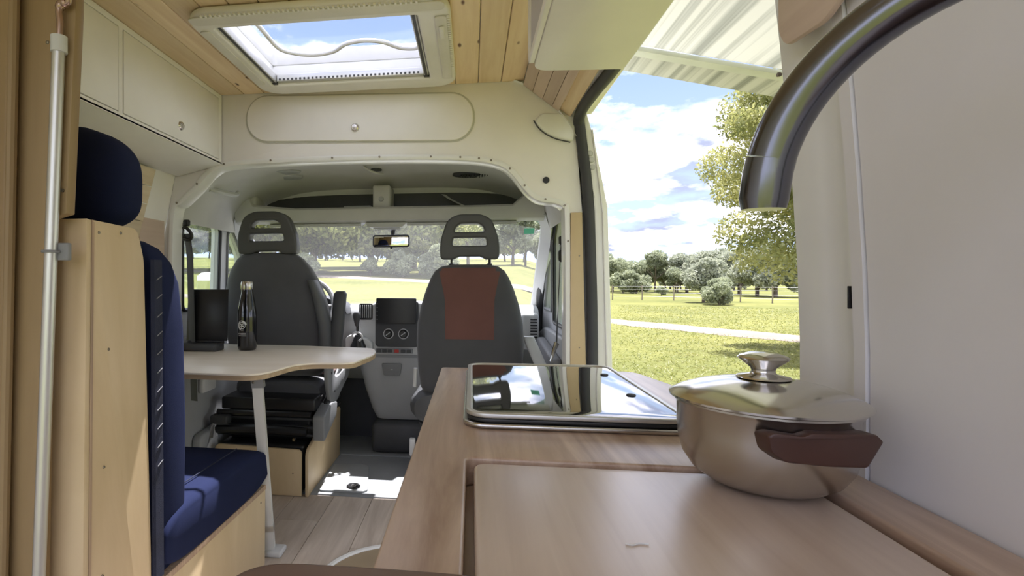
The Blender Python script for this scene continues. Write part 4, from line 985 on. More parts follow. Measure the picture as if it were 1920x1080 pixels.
obj('loop', rbox((0.380, 2.43, 1.16), (0.410, 2.48, 1.215), 0.012), 'black_plastic', bR)
obj('rail', MB().tube([(0.405, 2.47, 1.40), (0.405, 2.47, 1.22)], 0.008, 8), 'dark_plastic', bR)
obj('tongue', MB().tube([(0.373, 2.44, 0.80), (0.358, 2.43, 0.765), (0.345, 2.43, 0.72)], [0.012, 0.008, 0.006], 8), 'steel', bR)
# bag by the driver door
bgm = MB(); rs = []
for z, hx, hy, ox in ((0.02, 0.03, 0.06, 0), (0.10, 0.035, 0.07, 0.004), (0.20, 0.028, 0.055, -0.004), (0.27, 0.016, 0.035, 0.010), (0.33, 0.007, 0.015, 0.018), (0.38, 0.005, 0.006, 0.022)):
    rs.append([(p[0]+0.008*math.sin(7*k+z*30), p[1]+0.010*math.cos(5*k+z*20), z) for k, p in enumerate(sup(-1.345+ox, 2.62, z, hx, hy, 2, 20))])
tag(obj('plastic_bag', bgm.rings(rs), 'bag_plastic'), 'crumpled pale plastic bag between driver door and seat base', 'bag')

# ================================================================== DASHBOARD
tag(obj('wall_cab_front', rprism([(3.60, -0.02), (3.64, -0.02), (3.68, 0.62), (3.64, 0.62)], -1.37, 0.41, 'X', 0.004), 'rubber_black'), 'black carpeted firewall below the dashboard', 'wall', kind='structure')
db = thing('dashboard', 'grey dashboard with centre console, screen and air vents', 'dashboard', (-0.5, 3.4, 0.3))
obj('dash_body', rprism(rounded([(3.88, 0.87), (3.50, 0.925), (3.36, 0.905), (3.32, 0.84), (3.33, 0.66), (3.46, 0.50), (3.60, 0.40), (3.88, 0.40)], [0, 0.1, 0.05, 0.05, 0.05, 0.05, 0.02, 0]), -1.37, 0.405, 'X', 0.01), 'grey_plastic', db)
# instrument hood
rs = []
for k in range(13):
    q = PI*k/12; rs.append([(-1.01 + 0.25*math.cos(q)*s_, y, 0.87 + (0.115*math.sin(q))*s_) for y, s_ in ((3.22, 0.97), (3.24, 1.0), (3.46, 0.96), (3.46, 0.90), (3.24, 0.93))])
obj('instrument_hood', MB().rings(rs), 'dark_plastic', db)
obj('instrument_face', MB().prism([(-1.01+0.23*math.cos(PI*k/12), 0.87+0.10*math.sin(PI*k/12)) for k in range(13)], 3.40, 3.42, 'Y'), 'black_plastic', db)
# centre stack
st = obj('centre_stack', rprism(rounded([(-0.700, 0.62), (-0.25, 0.62), (-0.25, 0.90), (-0.30, 0.945), (-0.58, 0.945), (-0.69, 0.90)], 0.03), 3.235, 3.45, 'Y', 0.015, 3), 'light_plastic', db)
obj('stack_panel', plate([rrect(-0.588, -0.322, 0.672, 0.952, 0.02)], 3.218, 3.245, 'Y', 0.005), 'dark_plastic', db)
scn = obj('screen', plate([rrect(-0.578, -0.333, 0.815, 0.970, 0.008)], 3.195, 3.215, 'Y', 0.003), 'black_plastic', db)
for k in range(5):
    obj('screen_key', rbox((-0.574, 3.1935, 0.838+0.024*k), (-0.568, 3.1952, 0.843+0.024*k), 0.0006, 1), 'mid_plastic', scn)
for x in (-0.505, -0.413):
    kn = obj('knob', MB().lathe([(0.001, -0.018), (0.020, -0.018), (0.024, -0.012), (0.026, 0.0), (0.001, 0.0)], (x, 3.216, 0.752), 24, 'Y'), 'black_plastic', db)
    obj('knob_ring', MB().lathe([(0.027, -0.004), (0.032, -0.004), (0.032, 0.0), (0.027, 0.0)], (x, 3.2175, 0.752), 28, 'Y', True), 'light_plastic', kn)
    obj('knob_pointer', MB().tube([(x-0.013, 3.196, 0.743), (x+0.013, 3.196, 0.763)], 0.003, 6), 'light_plastic', kn)
bt = obj('button_strip', rbox((-0.585, 3.222, 0.632), (-0.355, 3.236, 0.660), 0.004), 'mid_plastic', db)
for k, x in enumerate((-0.578, -0.545, -0.512, -0.470, -0.430, -0.395)):
    obj('button', rbox((x, 3.217, 0.637), (x+0.028, 3.2225, 0.656), 0.002, 1), 'red_plastic' if k == 3 else 'dark_plastic', bt)
# lower console
rs = []
for z, x0, x1, y in ((0.20, -0.610, -0.28, 3.34), (0.26, -0.635, -0.26, 3.315), (0.40, -0.675, -0.25, 3.28), (0.52, -0.700, -0.25, 3.262), (0.60, -0.708, -0.25, 3.258), (0.618, -0.705, -0.255, 3.27)):
    rs.append(sup((x0+x1)/2, y+0.13, z, (x1-x0)/2, 0.13, 5, 36))
lc = obj('lower_console', MB().rings(rs), 'grey_plastic', db)
obj('cubby', rprism(rounded([(-0.555, 0.565), (-0.425, 0.565), (-0.440, 0.490), (-0.540, 0.490)], 0.012), 3.248, 3.285, 'Y', 0.004), 'mid_plastic', lc)
obj('cubby_tab', rbox((-0.497, 3.244, 0.525), (-0.483, 3.249, 0.532), 0.002, 1), 'grey_plastic', lc)
obj('floor_tunnel', rbox((-0.62, 3.26, 0.0065), (-0.27, 3.60, 0.195), 0.03), 'dark_plastic', db)
# gear lever
gl = obj('gear_ledge', rprism(rounded([(-0.765, 0.645), (-0.60, 0.622), (-0.60, 0.70), (-0.640, 0.725), (-0.745, 0.745), (-0.768, 0.72)], 0.015), 3.18, 3.32, 'Y', 0.008, 3), 'light_plastic', db)
obj('gear_boot', MB().lathe([(0.050, 0.0), (0.048, 0.02), (0.034, 0.05), (0.020, 0.085), (0.012, 0.09)], (-0.684, 3.17, 0.66), 20), 'black_plastic', gl)
obj('gear_stick', MB().tube([(-0.684, 3.17, 0.74), (-0.688, 3.155, 0.83)], 0.008, 10), 'black_plastic', gl)
obj('gear_knob', MB().lathe([(0.006, -0.045), (0.012, -0.035), (0.018, -0.01), (0.024, 0.012), (0.024, 0.028), (0.017, 0.040), (0.002, 0.043)], (-0.689, 3.153, 0.845), 20), 'dark_plastic', gl)
obj('gear_collar', MB().tube(spline([(-0.715, 3.13, 0.735), (-0.70, 3.125, 0.765), (-0.665, 3.125, 0.762), (-0.650, 3.13, 0.735), (-0.67, 3.13, 0.715)], 4), 0.006, 8), 'light_plastic', gl)
# vents
vt = obj('vent', plate([rrect(-0.690, -0.606, 0.835, 0.935, 0.012)], 3.222, 3.25, 'Y', 0.004), 'black_plastic', db)
for k in range(6):
    obj('vent_slat', rbox((-0.681+k*0.0125, 3.215, 0.848), (-0.677+k*0.0125, 3.232, 0.926), 0.001, 1), 'grey_plastic', vt)
v2 = obj('vent', rbox((0.295, 3.26, 0.66), (0.398, 3.36, 0.88), 0.02), 'light_plastic', db)
for k in range(9):
    obj('vent_slat', rbox((0.345, 3.253, 0.70+k*0.0175), (0.385, 3.262, 0.708+k*0.0175), 0.001, 1), 'black_plastic', v2)
obj('glovebox', rbox((-0.19, 3.30, 0.52), (0.27, 3.40, 0.82), 0.02), 'mid_plastic', db)
# steering wheel
sw = thing('steering_wheel', 'grey steering wheel partly hidden behind the driver seat', 'steering wheel', (-1.02, 3.08, 0.92))
WC = Vector((-1.015, 3.07, 0.905)); ux = Vector((1, 0, 0)); uy = Vector((0, 0.50, 0.866)); un = ux.cross(uy)
def wpt(r_, q, h=0.0): return WC + ux*r_*math.cos(q) + uy*r_*math.sin(q) + un*h
obj('rim', MB().tube([wpt(0.205, 2*PI*k/40) for k in range(40)], 0.016, 10, True), 'mid_plastic', sw)
hubm = MB().rings([[wpt(r_*(1 + 0.12*math.cos(2*q)), q, h) for q in [2*PI*k/28 for k in range(28)]] for r_, h in ((0.02, 0.035), (0.06, 0.03), (0.078, 0.01), (0.075, -0.03), (0.04, -0.06))])
obj('hub', hubm, 'grey_plastic', sw)
for q in (0.15, PI-0.15, -PI/2-0.35, -PI/2+0.35):
    obj('spoke', MB().tube([wpt(0.06, q, 0.0), wpt(0.13, q, -0.005), wpt(0.205, q, 0.0)], [0.022, 0.016, 0.014], 8, flat=0.6), 'light_plastic', sw)
obj('column', MB().tube([WC - un*0.06*(-1 if un.y > 0 else 1), WC + Vector((0, 0.20, -0.10))], [0.05, 0.06], 14), 'dark_plastic', sw)

# ================================================================== KITCHEN
kc = thing('kitchen_cabinet', 'pale kitchen cabinet under the wooden worktop', 'cabinet', (0.18, 0.8, 0.0))
obj('carcass', rbox((-0.045, -0.4, 0.0), (0.434, 1.325, 0.60), 0.003, 1), 'cabinet_white', kc)
obj('side_upper', rbox((-0.045, -0.4, 0.6005), (-0.027, 1.325, 0.8245), 0.002, 1), 'cabinet_white', kc)
obj('end_upper', rbox((-0.026, 1.307, 0.6005), (0.434, 1.325, 0.8245), 0.002, 1), 'cabinet_white', kc)
for y0, y1 in ((-0.38, 0.16), (0.18, 0.72), (0.74, 1.31)):
    d = obj('cabinet_door', rbox((-0.062, y0, 0.03), (-0.0455, y1, 0.80), 0.003, 2), 'cabinet_white', kc)
    obj('handle', MB().tube([(-0.064, (y0+y1)/2-0.05, 0.74), (-0.075, (y0+y1)/2, 0.74), (-0.064, (y0+y1)/2+0.05, 0.74)], 0.005, 8), 'steel', d)
wt = thing('worktop', 'brown wooden kitchen worktop with rounded front edge', 'worktop', (0.18, 0.8, 0.86))
hole = rounded([(-0.007, -0.30), (-0.007, 0.668), (0.372, 0.668), (0.372, -0.30)], [0.01, 0.012, 0.02, 0.01])
outw = rounded([(-0.076, -0.40), (0.434, -0.40), (0.434, 1.10), (0.385, 1.345), (-0.076, 1.350)], [0.0, 0.0, 0.05, 0.03, 0.012])
hobh = rrect(0.012, 0.290, 0.82, 1.27, 0.02)
obj('top_board', plate([outw, hole, hobh], 0.825, 0.860, 'Z', 0.0035, 3), 'worktop', wt)
obj('sink_ledge', plate([[(-0.02, -0.31), (0.383, -0.31), (0.383, 0.68), (-0.02, 0.68)], rrect(0.02, 0.34, -0.25, 0.62, 0.03)], 0.815, 0.8245, 'Z', 0.001), 'worktop', wt)
sk = thing('sink_cover', 'flush brown wooden cover board dropped into the sink opening', 'sink cover', (0.18, 0.2, 0.83))
cv = rounded([(0.002, -0.28), (0.002, 0.657), (0.360, 0.657), (0.360, -0.28)], [0.01, 0.018, 0.02, 0.01])
obj('cover_board', rprism(cv, 0.825, 0.8575, 'Z', 0.004, 3), 'worktop_lid', sk)
tag(obj('wood_splinter', MB().tube(spline([(0.128, 0.470, 0.8583), (0.133, 0.468, 0.8583), (0.140, 0.472, 0.8583), (0.147, 0.471, 0.8583)], 3), 0.0007, 5), 'print_white'), 'tiny pale curl of fluff on the sink cover', 'fluff')
tag(obj('almond_flake', MB().rings([[(0.195+0.030*q, 0.404-0.003*q+0.005*math.cos(a)*math.sin(PI*min(0.98, q+0.04))**0.7, 0.8605+0.0025*math.sin(a)*math.sin(PI*min(0.98, q+0.04))**0.7) for a in [2*PI*k/10 for k in range(10)]] for q in [j/8 for j in range(9)]]), 'pad_tan'), 'small pale flake lying near the front of the sink cover', 'flake')
# near board
nb = obj('wooden_board', rprism(rounded([(-0.166, 0.02), (0.42, 0.02), (0.42, 0.356), (-0.05, 0.370), (-0.166, 0.366)], [0, 0, 0.01, 0.2, 0.045], 7), 0.8605, 0.8800, 'Z', 0.006, 3), 'board_brown')
tag(nb, 'dark brown rounded board at the bottom edge, lying over the near worktop end', 'board')
# hob
hb_ = thing('gas_hob', 'built-in hob with black glass lid and steel rim', 'hob', (0.15, 1.05, 0.86))
obj('rim', plate([rrect(-0.014, 0.318, 0.795, 1.296, 0.035, 8), rrect(0.0105, 0.2935, 0.818, 1.2735, 0.026, 8)], 0.8605, 0.868, 'Z', 0.003, 3), 'steel_brushed', hb_)
obj('tray', rrect and plate([rrect(0.0125, 0.2895, 0.8205, 1.2695, 0.02)], 0.842, 0.858, 'Z', 0.002), 'dark_plastic', hb_)
obj('lid_edge', plate([rrect(-0.008, 0.312, 0.801, 1.290, 0.033, 8), rrect(0.006, 0.298, 0.814, 1.278, 0.026, 8)], 0.8685, 0.8745, 'Z', 0.002, 2), 'black_plastic', hb_)
obj('glass_lid', plate([rrect(0.000, 0.304, 0.808, 1.284, 0.030, 8)], 0.8752, 0.8812, 'Z', 0.0015, 2), 'hob_glass', hb_)
obj('lid_trim', plate([rrect(-0.009, 0.313, 0.800, 1.291, 0.036, 8), rrect(0.0006, 0.3034, 0.8086, 1.2834, 0.029, 8)], 0.8748, 0.8824, 'Z', 0.002, 2), 'aluminium', hb_)
for x, y in ((0.275, 1.165), (0.272, 0.965)):
    obj('rubber_foot', MB().lathe([(0.001, 0.0), (0.008, 0.0), (0.0075, 0.0012), (0.006, 0.0018), (0.001, 0.0018)], (x, y, 0.8815), 16), 'rubber_black', hb_)
# pot
pot = thing('cooking_pot', 'stainless steel pot with domed lid and dark brown handles', 'pot', (0.316, 0.632, 0.86))
PC = (0.316, 0.632, 0.8605)
obj('bowl', MB().lathe([(0.002, 0.0), (0.050, 0.0), (0.056, 0.002), (0.070, 0.012), (0.079, 0.026), (0.083, 0.042), (0.0845, 0.058), (0.085, 0.082), (0.0875, 0.0855), (0.0875, 0.0875), (0.083, 0.0875), (0.082, 0.060), (0.076, 0.030), (0.05, 0.006), (0.002, 0.004)], PC, 64), 'steel_brushed', pot)
ld_ = obj('lid', MB().lathe([(0.002, 0.0870), (0.080, 0.0880), (0.089, 0.0880), (0.0925, 0.0895), (0.0925, 0.0915), (0.088, 0.0945), (0.080, 0.0985), (0.062, 0.105), (0.040, 0.110), (0.022, 0.1125), (0.002, 0.113)], PC, 64), 'steel', pot)
obj('lid_knob', MB().lathe([(0.002, 0.1128), (0.026, 0.1128), (0.025, 0.1145), (0.013, 0.117), (0.011, 0.120), (0.0125, 0.124), (0.023, 0.1325), (0.0245, 0.1345), (0.022, 0.137), (0.012, 0.1405), (0.002, 0.1415)], PC, 40).mesh(True, 70), 'steel', ld_)
HA = math.radians(-86)
for a in (HA, HA + PI):
    d = Vector((math.cos(a), math.sin(a), 0)); e = Vector((-math.sin(a), math.cos(a), 0)); o0 = Vector(PC) + d*0.0855 + Vector((0, 0, 0.062))
    prof_h = rounded([(-0.052, 0.012), (-0.046, 0.015), (-0.023, 0.013), (-0.016, 0.0165), (0.044, 0.0155), (0.052, 0.008), (0.035, -0.0165), (-0.001, -0.015), (-0.037, -0.013), (-0.049, -0.004)], 0.003)
    if True:
        mb = MB()
        ins = [tuple(o0 + e*u*1.0 + Vector((0, 0, w)) + d*(0.0 - 0.45*u*u/0.085)) for u, w in prof_h]
        ou_ = [tuple(o0 + e*u*0.98 + Vector((0, 0, w*0.95+0.002)) + d*(0.015 - 0.20*u*u/0.085)) for u, w in prof_h]
        mb.rings([ins, ou_])
        me = bpy.data.meshes.new('m'); me.from_pydata(mb.v, [], mb.f)
        obj('pot_handle', fin(me, True, 40, 0.002, 2), 'bakelite_brown', pot)
# faucet
fc = thing('faucet', 'dark chrome gooseneck faucet curving over the sink', 'faucet', (0.357, 0.223, 0.86))
T0 = Vector((0.19, 0.40, 0)); DR = Vector((0.6866, -0.727, 0)); 
def fpt(s_, z): return T0 + DR*s_ + Vector((0, 0, z))
arc = [fpt(0.127 - 0.117*math.cos(q), 1.131 + 0.117*math.sin(q)) for q in [math.radians(2 + 176*k/40) for k in range(41)]]
tip = arc[3]
obj('spout', MB().tube([arc[k] for k in range(3, 41)] + [fpt(0.244, 1.10), fpt(0.244, 0.98)], 0.0142, 28), 'chrome_dark', fc)
obj('aerator', MB().tube([fpt(0.0095, 1.128), fpt(0.0097, 1.135), arc[2], arc[3]-(arc[4]-arc[3])*0.06], [0.0130, 0.0144, 0.0144, 0.0144], 28), 'chrome_dark', fc)
obj('base_body', MB().lathe([(0.002, 0.0), (0.027, 0.0), (0.027, 0.006), (0.022, 0.010), (0.022, 0.12), (0.016, 0.126), (0.002, 0.126)], tuple(fpt(0.244, 0.8605)), 28), 'chrome_dark', fc)
obj('lever', MB().tube([fpt(0.244, 0.94), fpt(0.244, 0.94)+Vector((-0.03, -0.03, 0.01)), fpt(0.244, 0.95)+Vector((-0.06, -0.07, 0.03))], [0.012, 0.008, 0.007], 12), 'chrome_dark', fc)
# round pad on the floor
rp = thing('round_pad', 'round tan floor pad with white rim on the plank floor', 'pad', (-0.25, 1.83, 0.0))
obj('pad', MB().lathe([(0.002, 0.001), (0.285, 0.001), (0.286, 0.012), (0.002, 0.014)], (-0.25, 1.83, 0.0), 64), 'pad_tan', rp)
obj('rim', MB().lathe([(0.287, 0.001), (0.307, 0.001), (0.308, 0.016), (0.300, 0.020), (0.290, 0.018), (0.287, 0.014)], (-0.25, 1.83, 0.0), 64, hollow=True), 'pad_rim', rp)

# ================================================================== AWNING
aw = thing('awning', 'striped pale awning unrolled outside the sliding door', 'awning', (1.5, 1.0, 1.9))
rows = []
nx_ = 60
for j in range(3):
    y = (-1.2, 0.6, 2.36)[j]; row = []
    for k in range(nx_+1):
        q = k/nx_; x = 0.56 + 2.2*q
        row.append((x, y, 2.10 - 0.235*(x-0.56) + (0.004*math.sin(k*1.7) if j < 2 else 0)))
    rows.append(row)
obj('fabric', MB().rings(rows, closed=False, caps=False), 'awning_stripe', aw)
def aw_bar(y0, y1, dz0, dz1):
    return MB().rings([[(x, y0, 2.10-0.235*(x-0.56)+dz0), (x, y1, 2.10-0.235*(x-0.56)+dz0), (x, y1, 2.10-0.235*(x-0.56)+dz1), (x, y0, 2.10-0.235*(x-0.56)+dz1)] for x in (0.56, 2.76)])
obj('end_hem', aw_bar(2.365, 2.42, -0.02, 0.0), 'fabric_awning_a', aw)
obj('tension_rafter', aw_bar(2.425, 2.60, -0.012, -0.002), 'awning_stripe', aw)
obj('lead_rail', rbox((2.76, -1.2, 1.54), (2.82, 2.6, 1.62), 0.01), 'fabric_awning_a', aw)
obj('case', rbox((0.505, -1.25, 2.04), (0.60, 2.62, 2.14), 0.02), 'body_white', aw)

# ================================================================== OUTSIDE
def sstep(a, b_, x):
    q = min(1, max(0, (x-a)/(b_-a))); return q*q*(3-2*q)
def gz(x, y):
    r_ = math.hypot(x, y); 
    if y <= 0: tq = 0.0
    else: tq = 1 - sstep(0.08, 0.24, x/max(y, 0.001))
    rise = 0.062*max(0.0, min(r_, 48) - 5.0) + 0.050*max(0.0, min(r_, 150) - 48.0)
    return -0.6 + rise*tq - 0.0
gm = MB(); rr = [0.0, 2, 4, 6, 8, 10, 12, 15, 18, 21, 24, 28, 32, 37, 42, 48, 56, 66, 80, 100, 140, 220, 400, 800, 1600, 3500]
na = 144; V_ = [(0, 0, -0.6)]; F_ = []
for i, r_ in enumerate(rr[1:]):
    for k in range(na):
        a = 2*PI*k/na; x, y = r_*math.cos(a), r_*math.sin(a); V_.append((x, y, gz(x, y)))
for k in range(na):
    F_.append((0, 1+k, 1+(k+1) % na))
for i in range(len(rr)-2):
    for k in range(na):
        a = 1+i*na+k; b_ = 1+i*na+(k+1) % na; F_.append((a, b_, b_+na, a+na))
gm.add(V_, F_)
tag(obj('ground', gm.mesh(True, 80), 'meadow'), 'sunny yellow-green meadow around the van', 'meadow', kind='structure')
def strip(pts, w, lift=0.05):
    P_ = spline([(x, y, 0) for x, y in pts], 10); rows = []
    for i, p in enumerate(P_):
        a = Vector(P_[max(0, i-1)]); b_ = Vector(P_[min(len(P_)-1, i+1)]); t_ = (b_-a).normalized()
        nrm = Vector((-t_.y, t_.x, 0)); row = []
        for u in (-1, -0.5, 0, 0.5, 1):
            q = Vector(p) + nrm*w*(u + 0.08*math.sin(i*1.3+u*2)); row.append((q.x, q.y, gz(q.x, q.y)+lift*(1 - 0.9*abs(u)**3)))
        rows.append(row)
    return MB().rings(rows, closed=False, caps=False)
tag(obj('dirt_track', strip([(-40, 40), (-14, 36), (-4, 31.5), (0.5, 28.5), (3.4, 25.5), (5.7, 22.4), (9.1, 16.8), (12.5, 12), (20, 4)], 1.05, 0.06), 'track_dirt'), 'pale dirt track crossing the meadow beyond the sliding door', 'track')
tag(obj('dirt_path', strip([(-30, 22), (-9, 19), (-4, 17.2), (-1.0, 15.0), (2.0, 12.5)], 0.55, 0.05), 'track_dirt'), 'narrow worn path in the grass just ahead of the windscreen', 'path')
# hills
def hills(y, x0, x1, base, amp, seed):
    r2 = random.Random(seed); ph = [r2.uniform(0, 6) for _ in range(5)]; rows = []
    n_ = 90
    for dy, hh in ((-700, 0.0), (-350, 0.6), (0, 1.0), (350, 0.55), (700, 0)):
        row = []
        for k in range(n_+1):
            x = x0+(x1-x0)*k/n_; q = k/n_
            h_ = base + amp*(0.5*math.sin(q*9+ph[0]) + 0.3*math.sin(q*21+ph[1]) + 0.14*math.sin(q*47+ph[2]) + 0.06*math.sin(q*90+ph[3]+dy))
            row.append((x + 60*math.sin(k+dy), y+dy, -2 + max(0, h_)*hh))
        rows.append(row)
    return MB().rings(rows, closed=False, caps=False)
tag(obj('mountain', hills(4600, -2500, 5500, 262, 60, 3), 'hill_haze'), 'distant haze-blue mountain ridge on the horizon beyond the trees', 'mountain')
tag(obj('mountain', hills(3200, -200, 2200, 100, 40, 9), 'hill_haze'), 'lower nearer haze-blue foothills in front of the mountain ridge', 'mountain')

# trees
def leaves(blobs, n_per, size, seed, shell=0.55):
    g_ = np.random.default_rng(seed); P_ = []
    for (cx, cy, cz, rx, rz) in blobs:
        n_ = int(n_per)
        d = g_.normal(size=(n_, 3)); d /= np.linalg.norm(d, axis=1)[:, None]
        rad = shell + (1-shell)*g_.random(n_)**0.6
        P_.append(np.stack([cx + d[:, 0]*rx*rad, cy + d[:, 1]*rx*rad, cz + d[:, 2]*rz*rad], 1))
    P_ = np.concatenate(P_); n_ = len(P_)
    a = g_.normal(size=(n_, 3)); a /= np.linalg.norm(a, axis=1)[:, None]
    b_ = np.cross(a, g_.normal(size=(n_, 3))); b_ /= np.linalg.norm(b_, axis=1)[:, None]
    s_ = (size*(0.6+0.8*g_.random(n_)))[:, None]
    v = np.stack([P_-a*s_, P_+b_*s_*0.45, P_+a*s_, P_-b_*s_*0.45], 1).reshape(-1, 3)
    me = bpy.data.meshes.new('crown'); me.vertices.add(n_*4); me.vertices.foreach_set('co', v.astype(np.float32).ravel())
    me.loops.add(n_*4); me.loops.foreach_set('vertex_index', np.arange(n_*4, dtype=np.int32))
    me.polygons.add(n_); me.polygons.foreach_set('loop_start', np.arange(0, n_*4, 4, dtype=np.int32))
    me.update(calc_edges=True)
    return me
def crown_blobs(seed, R, H0, H1, n_=14, rb=0.42):
    r2 = random.Random(seed); out = []
    for k in range(n_):
        a = r2.uniform(0, 2*PI); q = r2.uniform(0, 1); rad = R*(0.25+0.5*r2.random())*(1-0.35*q)
        s_ = R*rb*r2.uniform(0.75, 1.2)
        out.append((rad*math.cos(a), rad*math.sin(a), H0 + (H1-H0)*q, s_, s_*0.8))
    return out
def trunk_mesh(seed, h, r_, lean=0.2):
    r2 = random.Random(seed); mb = MB(); lx, ly = r2.uniform(-lean, lean), r2.uniform(-lean, lean)
    mb.tube(spline([(0, 0, -0.3), (lx*0.3, ly*0.3, h*0.3), (lx, ly, h*0.6), (lx*1.4, ly*1.2, h)], 4), [r_*1.3]+[r_*(1-0.5*k/12) for k in range(12)], 9)
    for k in range(4):
        a = r2.uniform(0, 6.28); z0 = h*r2.uniform(0.35, 0.6); l_ = h*r2.uniform(0.4, 0.6)
        mb.tube([(lx*0.7, ly*0.7, z0), (lx+math.cos(a)*l_*0.5, ly+math.sin(a)*l_*0.5, z0+l_*0.45), (lx+math.cos(a)*l_, ly+math.sin(a)*l_, z0+l_*0.9)], [r_*0.6, r_*0.4, r_*0.15], 7)
    return mb
protos = []
PRT = [('broad', 'leaf_front', 4.2, 2.0, 6.2, 26, 900, 0.17, 3.4, 0.26), ('round', 'leaf_far_haze', 2.6, 2.0, 4.4, 14, 700, 0.17, 2.6, 0.16),
       ('pine', 'leaf_far_haze', 2.2, 2.6, 6.6, 14, 650, 0.17, 4.5, 0.15), ('grey', 'leaf_grey', 2.6, 1.2, 3.8, 16, 700, 0.16, 2.0, 0.18), ('shrub', 'leaf_far_haze', 1.5, 0.5, 1.7, 12, 500, 0.12, 0.9, 0.08)]
def new_tree(i, seed, loc, scale, rz, label, cat, group, name):
    if i not in tree_src:
        tree_src[i] = {}
    vs = tree_src[i]; var = seed % 2
    if var not in vs:
        nm, lm, R_, h0, h1, nb_, npb, sz, th, tr_ = PRT[i]
        cm = leaves(crown_blobs(seed*7+i, R_, h0, h1, nb_), npb, sz, seed*3+i, 0.5); cm.materials.append(M[lm])
        tm = trunk_mesh(seed+i*5, th, tr_).mesh(); tm.materials.append(M['bark'])
        vs[var] = (cm, tm)
    cm, tm = vs[var]
    t_ = thing(name, label, cat, loc, group)
    t_.scale = (scale,)*3; t_.rotation_euler = (0, 0, rz)
    for nm, me in (('crown', cm), ('trunk', tm)):
        me.name = nm; o = bpy.data.objects.new(nm, me); C.objects.link(o); o.parent = t_
    return t_
tree_src = {}
T = [ # kind, x, y, scale, label, category, group, name
 (0, -11.5, 38, 1.15, 'broad oak seen just right of the driver headrest', 'tree', 'oaks ahead of the windscreen', 'oak_tree'),
 (0, -7.6, 40, 1.10, 'two-stemmed broad oak left of the rear-view mirror', 'tree', 'oaks ahead of the windscreen', 'oak_tree'),
 (0, -3.6, 38.5, 1.05, 'broad oak with crown framed by the rear-view mirror', 'tree', 'oaks ahead of the windscreen', 'oak_tree'),
 (0, -15.5, 43, 1.25, 'broad oak hidden mostly by the driver headrest', 'tree', 'oaks ahead of the windscreen', 'oak_tree'),
 (0, -5.5, 50, 1.4, 'tall oak behind the row, between driver seat and mirror', 'tree', 'oaks ahead of the windscreen', 'oak_tree'),
 (0, -10.0, 52, 1.4, 'tall oak at the back of the group ahead of the driver', 'tree', 'oaks ahead of the windscreen', 'oak_tree'),
 (2, -0.4, 56, 1.2, 'dark tree just left of the passenger headrest', 'tree', 'woods ahead of the windscreen', 'wood_tree'),
 (1, 2.0, 62, 1.1, 'tree seen through the passenger headrest slots', 'tree', 'woods ahead of the windscreen', 'wood_tree'),
 (1, 4.6, 62, 1.2, 'tree just right of the passenger headrest', 'tree', 'woods ahead of the windscreen', 'wood_tree'),
 (2, 6.4, 66, 0.95, 'pointed tree right of the passenger headrest', 'tree', 'woods ahead of the windscreen', 'wood_tree'),
 (1, 8.6, 64, 1.0, 'tree by the right edge of the windscreen', 'tree', 'woods ahead of the windscreen', 'wood_tree'),
 (4, -4.6, 35, 0.8, 'low shrub under the oak nearest the mirror', 'shrub', 'shrubs under the oaks', 'shrub'),
 (4, -2.2, 34, 1.0, 'dark round shrub right of the mirror, above the screen', 'shrub', 'shrubs under the oaks', 'shrub'),
 (4, -11.0, 34.5, 0.7, 'low shrub beside the driver headrest', 'shrub', 'shrubs under the oaks', 'shrub'),
 (4, -7.0, 36.5, 0.6, 'small shrub between the oak trunks ahead of the driver', 'shrub', 'shrubs under the oaks', 'shrub'),
 (0, -24, 36, 1.2, 'broad oak in the front part of the driver window', 'tree', 'trees left of the van', 'oak_tree'),
 (0, -29, 33, 1.3, 'broad oak in the middle of the driver window', 'tree', 'trees left of the van', 'oak_tree'),
 (0, -33, 46, 1.4, 'tall oak behind the others in the driver window', 'tree', 'trees left of the van', 'oak_tree'),
 (0, -20, 40, 1.3, 'broad oak seen through the small quarter window', 'tree', 'trees left of the van', 'oak_tree'),
 (0, -34, 29, 1.2, 'broad oak at the rear edge of the driver window', 'tree', 'trees left of the van', 'oak_tree'),
]
# tree line seen through the sliding door: pixel-free list of (kind, bearing x/y, distance, scale, text)
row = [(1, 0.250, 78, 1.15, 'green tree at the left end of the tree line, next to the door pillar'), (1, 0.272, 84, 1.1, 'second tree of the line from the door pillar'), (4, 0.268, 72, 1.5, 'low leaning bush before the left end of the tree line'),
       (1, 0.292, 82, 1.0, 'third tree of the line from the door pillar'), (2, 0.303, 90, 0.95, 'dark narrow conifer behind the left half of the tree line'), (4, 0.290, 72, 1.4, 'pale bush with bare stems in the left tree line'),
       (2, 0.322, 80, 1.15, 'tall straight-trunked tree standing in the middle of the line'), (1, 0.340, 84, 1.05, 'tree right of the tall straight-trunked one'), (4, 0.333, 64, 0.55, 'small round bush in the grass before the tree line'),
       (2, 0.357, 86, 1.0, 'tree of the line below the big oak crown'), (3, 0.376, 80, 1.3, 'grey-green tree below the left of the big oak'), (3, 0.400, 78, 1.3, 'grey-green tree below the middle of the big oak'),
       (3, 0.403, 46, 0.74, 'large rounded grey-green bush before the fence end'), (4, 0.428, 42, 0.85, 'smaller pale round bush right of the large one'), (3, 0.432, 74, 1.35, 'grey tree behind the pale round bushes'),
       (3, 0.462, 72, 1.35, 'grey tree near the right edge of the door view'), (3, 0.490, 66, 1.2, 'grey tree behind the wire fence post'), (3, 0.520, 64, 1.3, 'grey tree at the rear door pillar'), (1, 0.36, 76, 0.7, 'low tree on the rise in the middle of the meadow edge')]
row += [(1 if k % 3 else 3, 0.243 + 0.0175*k, 98 + 5*((k*7) % 4), 1.0, 'distant tree in the hazy back row behind the tree line') for k in range(16)]
